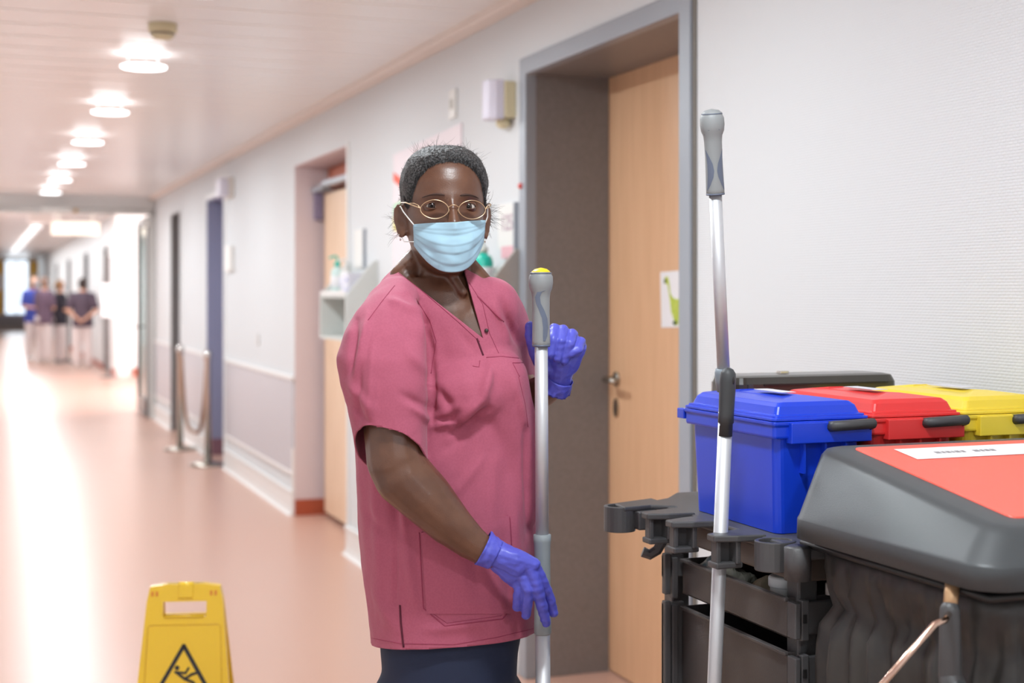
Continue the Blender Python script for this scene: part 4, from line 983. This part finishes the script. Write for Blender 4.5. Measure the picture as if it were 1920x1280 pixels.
# lids
EY = []
for s in (-1, 1):
    ex, ez = s * .0305, 1.5415; ef = .0600
    for k, (up, r_) in enumerate(((.0118, .0024),)):
        pts = []
        for i in range(9):
            q = -1 + 2 * i / 8; xx = ex + q * .0165
            zz = ez + up * (1 - q * q) ** .7 - .0008 * q * s * -1 * 0
            rr_ = max(0, .0138 ** 2 - (xx - ex) ** 2 * .55 - (zz - ez) ** 2); ff = ef + math.sqrt(rr_)
            pts.append(hp(xx, ff - .0024 - abs(q) ** 3 * .003 * (1 if q * s > 0 else .2), zz))
        B.tube(pts, [r_ * (.6 + .4 * (1 - abs(-1 + 2 * i / 8))) for i in range(9)], 8)
    EY.append((ex, ef + .001, ez + .001))
# ears
for s in (-1, 1):
    rim = [(.066, .004, 1.538), (.072, .000, 1.546), (.0770, -.006, 1.5475), (.0805, -.011, 1.542), (.0820, -.013, 1.532), (.0810, -.012, 1.521), (.0785, -.009, 1.510), (.0752, -.005, 1.500), (.0725, -.001, 1.4945), (.0690, .002, 1.4965), (.0670, .003, 1.503)]
    B.tube([hp(s * a, b, c) for a, b, c in rim], [.0030, .0032, .0034, .0035, .0035, .0033, .0033, .0038, .0044, .0036, .003], 8)
    B.tube([hp(s * a, b, c) for a, b, c in ((.068, .002, 1.535), (.0765, -.006, 1.534), (.0775, -.007, 1.522), (.0735, -.003, 1.512), (.069, .001, 1.510))], .0028, 8)
    B.loft([[hp(s * (.0665 + q), .001 - q * .75 + e_, z_) for q, e_ in ((0, -.003), (.014 * w_, -.003), (.014 * w_, .0005), (0, .0005))] for z_, w_ in ((1.497, .35), (1.508, .65), (1.520, .95), (1.532, 1.05), (1.543, .8))])
# neck, trapezius, chest below the tunic, arms, legs: one continuous skin
def N(u, v, d): return W(u, v, d)
B.loft([ering(v, l, r, y, b) for v, l, r, y, b in ((440, 785, 872, .03, .05), (475, 786, 871, .025, .05), (505, 783, 873, .022, .052), (535, 776, 882, .030, .062), (575, 776, 900, .04, .078), (620, 790, 920, .045, .088))])
B.chain([N(800, 480, .03), N(757, 520, .0)], [.03, .025]); B.chain([N(855, 490, .03), N(900, 545, .02)], [.028, .03])
B.chain([N(806, 452, -.01), N(868, 548, -.040)], [.010, .008])                # neck muscle
body = [(v, l + (14 if v < 700 else 24), r - 16, y, b - (.011 if v < 700 else .022)) for v, l, r, y, b in TR[2:-2]]
B.loft([ering(*r) for r in body])
B.chain([N(890, 650, .0), N(880, 735, -.0)], [.050, .05])
B.chain([N(845, 560, .022), N(872, 600, .004), N(886, 640, -.002)], [.05, .05, .05])
B.chain([N(738, 606, -.06), N(724, 690, -.115), N(742, 862, -.137)], [.042, .046, .047])
B.chain([N(742, 862, -.135), N(757, 893, -.136), N(800, 935, -.137), N(842, 980, -.137), N(880, 1014, -.136), N(908, 1033, -.135), N(930, 1046, -.134)], [.047, .0475, .0435, .036, .0285, .0238, .018])
B.chain([N(920, 575, .03), N(950, 700, .16), N(985, 752, .10)], [.045, .042, .036])
B.chain([N(985, 752, .10), N(1035, 722, .03), N(1048, 700, .015)], [.034, .025, .023])
B.loft([ering(v, l, r, y, b) for v, l, r, y, b in ((1190, 735, 955, .05, .11), (1300, 730, 950, .05, .115), (1380, 745, 945, .05, .10))])
legs = [((796, 1330, .02), (790, 1560, .02), (785, 1760, .02), (785, 2060, .04)), ((890, 1330, .09), (895, 1560, .09), (892, 1760, .09), (892, 2060, .10))]
for l in legs:
    B.chain([N(*l[0]), N(*l[1]), N(*l[2]), N(*l[3])], [.085, .062, .055, .036])
bmesh_body = union(B, .0032, 3, .5)
skin = link('body', bmesh_body, M_skin, wom, smooth=True)
sk_bvh = BVHTree.FromPolygons([(MW[wom] @ v.co) for v in bmesh_body.vertices], [tuple(p.vertices) for p in bmesh_body.polygons])
# eyes
M_eyew = mat('eye_white', (205, 194, 186), .15, coat=.6); M_iris = mat('dark_brown_iris', (48, 30, 24), .12, coat=.8); M_pup = mat('pupil', (8, 8, 8), .1)
fw = (hp(0, 1, 1.5) - hp(0, 0, 1.5)).normalized(); gaze = (Vector((0, 0, CAMH)) - hp(0, .08, 1.54)).normalized()
for ex, ef, ez in EY:
    c = hp(ex, ef + .0018, ez)
    e = MB().ell(c, .0118, .0118, .0118, n=24, m=16).build('eyeball', M_eyew, wom, smooth=True)
    LD = MB()                        # eyelids: shells of a slightly larger sphere, open between the lids
    for sg in (1, -1):
        vs_ = []; nA, nE = 20, 8
        for i in range(nA + 1):
            al = -80 + 160 * i / nA; op = max(0, 1 - (al / 60) ** 2); lo_e = (25 if sg > 0 else -18) * op ** .7 + (0 if sg > 0 else 0) - 2
            hi_e = 78 * sg
            for j in range(nE + 1):
                el_ = math.radians(lo_e + (hi_e - lo_e) * (j / nE)); ar = math.radians(al); R_ = .0131 + (.0005 if j == 0 else 0)
                vs_.append(hp(ex + R_ * math.cos(el_) * math.sin(ar), ef + .0018 + R_ * math.cos(el_) * math.cos(ar), ez + R_ * math.sin(el_)))
        LD.add(vs_, [(i * (nE + 1) + j, i * (nE + 1) + j + 1, (i + 1) * (nE + 1) + j + 1, (i + 1) * (nE + 1) + j) for i in range(nA) for j in range(nE)])
        LD.tube([vs_[i * (nE + 1)] for i in range(nA + 1)], .0007, 6)
    link('eyelid', LD.mesh(), M_skin, wom, smooth=True)
    MB().lathe([(.0062, .0101), (.0058, .0110), (.003, .0121), (.0005, .0123)], c, gaze, 24).build('iris', M_iris, e, smooth=True)
    MB().lathe([(.0026, .0122), (.0005, .0125)], c, gaze, 16).build('pupil', M_pup, e, smooth=True)
for s in (-1, 1):
    b = MB(); pts = []
    for i in range(9):
        q = i / 8; xx = s * (.013 + .034 * q); zz = 1.5575 + .0045 * math.sin(PI * (q * .75 + .12)) - .003 * q
        ph = math.asin(min(1, (abs(xx) / hprof(zz)[0]) ** (2.15 / 2))) * s; x_, y_ = headpt(zz, ph)
        pts.append(hp(x_, y_ + .0006, zz))
    b.tube(pts, [.0008, .0014, .0017, .0018, .0016, .0014, .0012, .0009, .0005], 6).build('eyebrow', M_brow, wom, smooth=True)
# hair cap
def hairline(phi):
    a = abs(math.degrees(phi))
    T_ = [(0, 1.615), (20, 1.612), (35, 1.603), (48, 1.588), (58, 1.565), (66, 1.547), (74, 1.540), (84, 1.548), (98, 1.550), (112, 1.515), (125, 1.478), (180, 1.470)]
    for (a0, z0), (a1, z1) in zip(T_[:-1], T_[1:]):
        if a0 <= a <= a1: return z0 + (z1 - z0) * (a - a0) / (a1 - a0)
    return 1.47
nphi = 180; vs = []; idx = {}; fs = []; NJ = 34
for k in range(nphi):
    phi = -PI + 2 * PI * k / nphi; h0 = hairline(phi) + .0025 * noise.noise(Vector((k * .35, 2, 0)))
    for j in range(NJ + 1):
        t_ = j / NJ; z = h0 + (1.6405 - h0) * math.sin(t_ * PI / 2) ** 1.0
        q_ = min(1, t_ * 3.2); th_ = .0002 + .0076 * q_ * q_ * (3 - 2 * q_)
        x_, y_ = headpt(min(z, 1.6405), phi, 0, False)
        dn_ = Vector((x_, y_, (z - 1.56) * 1.15)).normalized()
        nz = (noise.noise(Vector((x_ * 260, y_ * 260, z * 260))) * .0016 + noise.noise(Vector((x_ * 90, y_ * 90, z * 90))) * .0010) * min(1, t_ * 5)
        vs.append(hp(x_ + dn_.x * (th_ + nz), y_ + dn_.y * (th_ + nz), z + dn_.z * (th_ + nz) * .9))
for k in range(nphi):
    for j in range(NJ): 
        a, b = k * (NJ + 1) + j, ((k + 1) % nphi) * (NJ + 1) + j
        fs.append((a, b, b + 1, a + 1))
hair = MB().add(vs, fs)
hair = link('hair', evaluated(hair.mesh(), [('SUBSURF', dict(levels=1, render_levels=1))]), M_hair, wom, smooth=True)
st = MB(); rnd = random.Random(3)
def strand(p0, dirv, L, r=.00022, curl=.3):
    pts = [p0]; d = Vector(dirv).normalized()
    for i in range(5):
        d = (d + Vector((rnd.uniform(-1, 1), rnd.uniform(-1, 1), rnd.uniform(-1, 1))) * curl * .5).normalized(); pts.append(pts[-1] + d * L / 5)
    st.tube(pts, [r, r, r * .9, r * .8, r * .6, r * .3], 3)
rt = Vector((CS, -SN, 0))
for i in range(75):       # tuft behind her left temple
    z = 1.535 + rnd.uniform(-.012, .02); strand(hp(.071, -.01 - rnd.uniform(0, .03), z), rt * rnd.uniform(.3, 1) + Vector((0, 0, rnd.uniform(-1.3, .5))), rnd.uniform(.018, .042), .0003, .5)
for i in range(40):
    z = 1.525 + rnd.uniform(-.03, .02); strand(hp(-.071, -.035, z), -rt * rnd.uniform(.3, 1) + Vector((0, 0, rnd.uniform(-1, .5))), rnd.uniform(.012, .034), .0002, .7)
for i in range(60):      # flyaways over the crown
    ph = rnd.uniform(-1.1, 1.3); x_ = .06 * math.sin(ph); z = 1.60 + .045 * math.cos(ph)
    strand(hp(x_, rnd.uniform(-.03, .03), z), Vector((0, 0, 1)) * rnd.uniform(.15, .8) + rt * rnd.uniform(-.6, 1.2) * (1 if x_ > -.01 else -.6), rnd.uniform(.010, .030), .00018, .5)
for i in range(1500):      # soft hairline
    ph = rnd.uniform(-1.5, 1.5); h0 = hairline(ph); z = h0 + rnd.uniform(-.003, .012); x_, y_ = headpt(z, ph, .0008, False)
    strand(hp(x_, y_, z), (hp(x_ * .3, y_ * .2, 0) - hp(0, 0, 0)).normalized() * .12 + Vector((0, 0, 1)) + rt * .5 * math.sin(ph), rnd.uniform(.004, .009), .00016, .4)
for i in range(900):      # short frizz all over the cap outline
    ph = rnd.uniform(-PI, PI); t_ = rnd.uniform(.05, 1); h0 = hairline(ph); z = h0 + (1.64 - h0) * math.sin(t_ * PI / 2)
    x_, y_ = headpt(z, ph, .006, False); d_ = Vector((x_, y_, (z - 1.56) * 1.2)).normalized()
    strand(hp(x_, y_, z + .005 * max(0, d_.z)), (hp(d_.x, d_.y, 0) - hp(0, 0, 0)) + Vector((0, 0, d_.z)), rnd.uniform(.003, .007), .00022, 1.6)
sto = st.build('loose_hair', M_strand, hair); sto['kind'] = 'stuff'
# mask
def lerp(a, b, t_): return a + (b - a) * t_
NS, NT = 56, 44; vs = []
for j in range(NT + 1):
    t_ = j / NT
    for i in range(NS + 1):
        s = -1 + 2 * i / NS; a = abs(s)
        ztop = 1.5165 - .003 * (1 - a) ** 2 + .0 * s + (.004 * s); zbot = 1.4335 + .0475 * a ** 2.4 + .003 * s
        z = lerp(ztop, zbot, t_)
        xx = s * lerp(.0605, .058, t_) * (1 - .06 * math.sin(PI * t_) * 0)
        ftop = .1085 - .050 * a ** 1.35 + .0085 * math.exp(-(s / .26) ** 2); fmid = .113 - .056 * a ** 2.2; fbot = .100 - .048 * a ** 2.0
        f = lerp(lerp(ftop, fmid, min(1, t_ * 2.2)), fbot, max(0, (t_ - .45) / .55) ** 1.4)
        if a < .25 and t_ < .3: f += .002 * (1 - a / .25) * (1 - t_ / .3)
        pleat = 0
        for tp in (.13, .22, .42, .58, .80):       # stepped pleats
            q = t_ - tp - .05 * (1 - a * a) * (1 if tp > .3 else .5); pleat += .0016 * (1 / (1 + math.exp(-q * 160)) - .5) * (1 - .3 * a) * math.exp(-abs(q) * 9)
        f += -pleat * 1.3 + .0012 * noise.noise(Vector((xx * 60, z * 90, 3)))
        f -= .0045 * math.exp(-((a - .62 + .5 * (1 - t_) * 0) / .13) ** 2 - ((t_ - .66) / .14) ** 2)
        vs.append(hp(xx, f, z))
fs = [(j * (NS + 1) + i, j * (NS + 1) + i + 1, (j + 1) * (NS + 1) + i + 1, (j + 1) * (NS + 1) + i) for j in range(NT) for i in range(NS)]
mm = evaluated(MB().add(vs, fs).mesh(), [('SOLIDIFY', dict(thickness=.0012, offset=0))])
maskp = link('face_mask', mm, M_mask, wom, smooth=True); tag(maskp, 'light blue pleated face mask')
for s, pts in ((-1, [(-.060, .0605, 1.512), (-.0665, .045, 1.523), (-.0715, .02, 1.535), (-.0745, .005, 1.545), (-.075, -.012, 1.545), (-.074, -.02, 1.53), (-.0735, -.015, 1.50), (-.069, .01, 1.486), (-.0595, .056, 1.484)]),
               (1, [(.060, .0605, 1.517), (.0665, .045, 1.527), (.0715, .02, 1.537), (.0745, .005, 1.545), (.075, -.012, 1.545), (.074, -.02, 1.53), (.0735, -.015, 1.50), (.069, .01, 1.486), (.0595, .056, 1.487)])):
    MB().tube([hp(*p) for p in pts[:5]], .0011, 6).tube([hp(*p) for p in pts[4:]], .0010, 6).build('ear_loop', M_plastic, maskp, smooth=True)
# glasses
gl = MB(); gf_ = .0985
lens = []
for cx, s in ((-.0308, -1), (.0308, 1)):
    pts = []
    for k in range(36):
        a = 2 * PI * k / 36; x_ = .0228 * math.cos(a); z_ = .0152 * math.sin(a)
        x_ *= 1; z_ *= (1 - .10 * (x_ / .0228) ** 2)
        pts.append(hp(cx + x_, gf_ - .0045 * ((cx + x_) / .05) ** 2, 1.5355 + z_))
    gl.tube(pts, .00065, 8, closed=True)
    L_ = MB().add(pts, [tuple(range(36))]); lens.append(L_)
gl.tube([hp(x_, gf_ + .003 * (1 - (x_ / .0085) ** 2), 1.5385 + .0042 * (1 - (x_ / .0085) ** 2)) for x_ in (-.0085, -.006, -.003, 0, .003, .006, .0085)], .0009, 8)
gl.tube([hp(-.009, gf_, 1.5385), hp(-.006, gf_ - .003, 1.533), hp(-.0085, gf_ - .006, 1.528)], .0006, 6); gl.tube([hp(.009, gf_, 1.5385), hp(.006, gf_ - .003, 1.533), hp(.0085, gf_ - .006, 1.528)], .0006, 6)
glo = gl.build('spectacles', M_gold, wom, smooth=True); tag(glo, 'gold oval wire spectacles')
M_lens = mat('clear_lens', (240, 240, 240), .02, trans=1.0); M_lens.node_tree.nodes['Principled BSDF'].inputs['IOR'].default_value = 1.02
for L_ in lens: L_.build('lens', M_lens, glo)
for s in (-1, 1):
    e0 = hp(s * .0535, gf_ - .0055, 1.5375)
    tp = MB().tube([e0, hp(s * .0605, gf_ - .012, 1.5405), hp(s * .0675, gf_ - .03, 1.545), hp(s * .071, gf_ - .055, 1.549), hp(s * .0735, .01, 1.551), hp(s * .0735, -.012, 1.547)], .0010, 8)
    tp.tube([e0, hp(s * .0575, gf_ - .008, 1.5425), hp(s * .0625, gf_ - .014, 1.5455), hp(s * .0675, gf_ - .03, 1.5465)], .0007, 6)
    tp.build('temple_arm', M_gold, glo, smooth=True)
for k in range(2):
    MB().ell(hp(-.0745 - .002 * k, .003, 1.4935 + .008 * (k - .5)), .0017, .0017, .0019).build('earring', M_chrome, wom, smooth=True)
necklace = []
for u, v in ((762, 497), (775, 488), (786, 480)):
    h = hit(u, v, .001, sk_bvh)
    if h: necklace.append(h)

# --- gloves ---------------------------------------------------------------------------
def glove(parts, flare, label, voxel=.0014, seed=0):
    G = MB()
    for pts, rs in parts: G.chain(pts, rs, 14)
    m_ = union(G, voxel, 2, .5)
    m_.update(); nn = [v.normal.copy() for v in m_.vertices]
    for v, n in zip(m_.vertices, nn):
        q = v.co * 1.0
        v.co += n * (.0007 * noise.noise(q * 110 + Vector((seed, 0, 0))) + .0010 * noise.noise(Vector((q.x * 40, q.y * 40, q.z * 130 + seed))))
    g_ = link('glove', m_, M_glove, wom, smooth=True); tag(g_, label)
    FL = MB(); p, q, r0, r1 = flare; ax_ = (q - p).normalized(); n = 48
    a = ax_.orthogonal().normalized(); b = ax_.cross(a); L_ = (q - p).length; rings = []
    for j in range(9):
        t_ = j / 8; rr = lerp(r0, r1, t_) ; rings.append([p + ax_ * (L_ * t_) + (a * math.cos(2 * PI * k / n) + b * math.sin(2 * PI * k / n)) * (rr + (.0022 + .0018 * t_) * noise.noise(Vector((k * .55, t_ * 3, seed)))) for k in range(n)])
    FL.loft(rings, cap=False)
    link('cuff', evaluated(FL.mesh(), [('SOLIDIFY', dict(thickness=.0008, offset=0))]), M_glove, g_, smooth=True)
    return g_
Rg = [  # her right hand, resting over the locking sleeve
    ([W(918, 1032, -.135), W(945, 1045, -.135), W(968, 1058, -.135)], [.0236, .0225, .022]),
    ([W(935, 1040, -.138), W(965, 1048, -.142), W(998, 1058, -.138)], [.020, .018, .013]),
    ([W(935, 1052, -.132), W(960, 1075, -.130), W(976, 1096, -.122)], [.018, .018, .012]),
    ([W(950, 1048, -.134), W(985, 1072, -.132), W(1000, 1085, -.125)], [.020, .016, .011]),
    ([W(998, 1056, -.136), W(1016, 1088, -.125), W(1030, 1118, -.108), W(1038, 1148, -.095)], [.0115, .0098, .0088, .0076]),      # index
    ([W(994, 1066, -.140), W(1006, 1100, -.138), W(1016, 1135, -.124), W(1024, 1167, -.105)], [.0115, .0103, .0094, .0078]),      # middle
    ([W(980, 1080, -.138), W(990, 1105, -.140), W(989, 1130, -.130), W(986, 1153, -.115)], [.011, .0092, .0086, .0075]),       # ring
    ([W(970, 1086, -.132), W(973, 1108, -.132), W(970, 1125, -.124), W(969, 1139, -.115)], [.0105, .0086, .0080, .0070]),       # little
    ([W(958, 1062, -.115), W(985, 1082, -.085), W(1002, 1098, -.048), W(1014, 1112, -.038)], [.014, .0115, .0098, .0085]),      # thumb behind the pole
]
ga = glove(Rg, (W(930, 1040, -.135), W(905, 1027, -.136), .0238, .0275), 'violet glove with straight fingers over the pole sleeve', seed=1)
Lg = [  # her left hand, hooked round the pole from behind
    ([W(1046, 716, .02), W(1050, 697, .010), W(1056, 678, .004)], [.0225, .023, .0235]),
    ([W(1050, 700, .008), W(1068, 680, .004), W(1086, 652, .000)], [.020, .018, .013]),
    ([W(1048, 695, .008), W(1046, 665, .010), W(1046, 635, .006)], [.020, .018, .013]),
    ([W(1052, 690, .006), W(1062, 655, .008), W(1070, 632, .006)], [.018, .017, .012]),
    ([W(1046, 640, .006), W(1040, 618, -.014), W(1037, 636, -.034), W(1031, 663, -.036)], [.0115, .0103, .0096, .0085]),      # index
    ([W(1060, 634, .006), W(1056, 620, -.014), W(1052, 640, -.034), W(1046, 672, -.030)], [.0115, .0103, .0094, .0084]),
    ([W(1074, 638, .006), W(1073, 626, -.012), W(1068, 644, -.032), W(1058, 676, -.026)], [.0110, .0098, .0090, .0080]),
    ([W(1086, 650, .004), W(1088, 640, -.010), W(1083, 655, -.028), W(1070, 662, -.030)], [.0105, .0092, .0086, .0078]),
    ([W(1044, 692, .006), W(1020, 690, .004), W(1003, 662, -.008), W(994, 630, -.016), W(994, 611, -.022)], [.016, .0125, .0105, .0095, .0082]),   # thumb
]
gb_ = glove(Lg, (W(1050, 708, .014), W(1040, 731, .026), .0234, .0255), 'violet glove curled round the grip from behind', seed=5)
# trousers and shoes
Tq = MB().loft([ering(v, l, r, y, b) for v, l, r, y, b in ((1150, 712, 985, .05, .128), (1215, 714, 972, .05, .132), (1260, 718, 970, .05, .133), (1300, 722, 968, .05, .133), (1390, 735, 965, .05, .12))])
for l, dl in zip(legs, (0, 0)):
    Tq.chain([N(*l[0]), N(*l[1]), N(*l[2]), N(l[3][0], 2020, l[3][2])], [.096, .078, .070, .062])
tq = union(Tq, .006, 8, .5)
for v in tq.vertices: v.co += v.normal * .002 * noise.noise(v.co * 14)
tr = link('trousers', tq, M_navy, wom, smooth=True)
tun_save = tun_bvh; tb_ = tq.copy(); 
for l in legs:
    c = N(*l[3]); ds = (cf(.6, -.8, 0) - cf(0, 0, 0)).normalized()
    S = MB().cap(Vector((c.x, c.y, .045)) - ds * .05, Vector((c.x, c.y, .038)) + ds * .13, .042, .034); S.cap(Vector((c.x, c.y, .08)) - ds * .02, Vector((c.x, c.y, .05)) + ds * .06, .045, .038)
    sm_ = union(S, .005, 4)
    for v in sm_.vertices: v.co.z = max(v.co.z, .004)
    link('shoe', sm_, M_plastic, wom, smooth=True)
# ---------------------------------------------------------------- staff far down the corridor
def far_person(u, v_feet, label, top_rgb, hair_rgb, face, hgt, arms, group='staff standing far down the corridor', cap=False):
    Z = CAMH * F / (v_feet - 549); base = at(u, v_feet, Z); base.z = 0
    s = hgt / 1.70
    t = thing('person', label, 'person', tuple(base), -TH + face, group=group); M = MW[t]
    def p(x, y, z): return M @ Vector((x * s, y * s, z * s))      # y negative = front
    b = MB()
    b.loft([[p(a * math.cos(q), c * math.sin(q) + y, z) for q in [2 * PI * k / 20 for k in range(20)]] for z, a, c, y in ((.80, .15, .11, 0), (.92, .165, .12, 0), (1.08, .135, .10, 0), (1.25, .16, .115, 0), (1.38, .175, .10, 0), (1.44, .12, .075, 0), (1.48, .055, .055, 0))])
    b.chain([p(0, 0, 1.44), p(0, -.01, 1.54)], [.052, .05]); b.ell(p(0, -.015, 1.60), .075 * s, .095 * s, .115 * s)
    b.ell(p(0, -.11, 1.585), .014 * s, .02 * s, .022 * s)
    for sg in (-1, 1): b.chain([p(sg * .085, 0, .85), p(sg * .095, 0, .47), p(sg * .10, .01, .08)], [.085, .058, .042])
    for sg in (-1, 1):
        e, h_ = arms; e1 = p(sg * e[0], e[1], e[2]); h1 = p(sg * h_[0], h_[1], h_[2])
        b.chain([p(sg * .175, 0, 1.38), e1, h1], [.05, .038, .026]); d = (h1 - e1).normalized()
        for k in range(4): b.cap(h1 + Vector((0, 0, .012 * (k - 1.5))), h1 + d * (.085 - .008 * abs(k - 1)) + Vector((0, 0, .018 * (k - 1.5))), .010, .008, 8)
        b.cap(h1, h1 + d * .04 + Vector((0, 0, .05)), .012, .009, 8)
    link('body', union(b, .012, 4), mat('light_skin', (214, 160, 134), .55), t, smooth=True)
    c = MB()
    c.loft([[p(a * math.cos(q), cc * math.sin(q), z) for q in [2 * PI * k / 20 for k in range(20)]] for z, a, cc in ((.78, .20, .155), (.92, .195, .15), (1.08, .18, .14), (1.25, .19, .14), (1.39, .195, .12), (1.455, .12, .085))])
    for sg in (-1, 1):
        e = arms[0]; sh, el = p(sg * .18, 0, 1.385), p(sg * e[0], e[1], e[2]); c.chain([sh, sh.lerp(el, .75)], [.066, .062])
    link('tunic', union(c, .012, 5), mat('tunic_' + label.split()[1], top_rgb, .7), t, smooth=True)
    q_ = MB().ell(p(0, 0, .88), .19 * s, .14 * s, .12 * s)
    for sg in (-1, 1): q_.chain([p(sg * .09, 0, .82), p(sg * .10, 0, .47), p(sg * .105, .01, .10)], [.10, .085, .075])
    link('trousers', union(q_, .012, 4), mat('white_trousers', (226, 212, 210), .7), t, smooth=True)
    hm = MB().ell(p(0, .012, 1.615), .085 * s, .10 * s, .112 * s)
    if cap: hm.ell(p(0, .10, 1.60), .04 * s, .04 * s, .05 * s)
    me = hm.mesh(); link('hair', me, mat('hair_' + label.split()[1], hair_rgb, .7), t, smooth=True)
    MB().ell(p(0, -.075, 1.575), .052 * s, .045 * s, .045 * s).build('face_mask', M_mask, t, smooth=True)
    for sg in (-1, 1): MB().cap(p(sg * .10, .03, .045), p(sg * .11, -.12, .035), .045 * s, .036 * s).build('shoe', M_black if 'black' in label else M_plastic, t, smooth=True)
back = ((.27, .06, 1.10), (.06, .17, .93)); fold = ((.24, -.02, 1.10), (.06, -.20, 1.08))
far_person(155, 689, 'person in a plum tunic standing with hands behind the back', (82, 66, 80), (60, 44, 40), PI + .15, 1.66, back, cap=True)
far_person(113, 679, 'person in black tunic with light brown hair, arms folded, in the middle', (42, 36, 46), (150, 108, 74), 2.2, 1.64, fold, cap=True)
far_person(83, 681, 'person in a dark mauve tunic seen from behind, left of the middle', (104, 80, 98), (140, 110, 96), PI - .5, 1.70, fold)
far_person(64, 674, 'person in royal blue tunic, leftmost of the far group', (62, 76, 168), (146, 116, 100), .6, 1.72, fold)
t = thing('drip_stand', 'slim dark wheeled stand between the far staff members', 'stand', tuple(at(128, 683, 27.6).xy) + (0,))
p0 = at(128, 683, 27.6); p0.z = 0
MB().tube([p0 + Vector((0, 0, .06)), p0 + Vector((0, 0, 1.5))], .02).build('pole', M_dgrey, t)
for k in range(5):
    a = 2 * PI * k / 5; MB().tube([p0 + Vector((0, 0, .08)), p0 + Vector((.28 * math.cos(a), .28 * math.sin(a), .05))], .018).build('leg', M_dgrey, t)
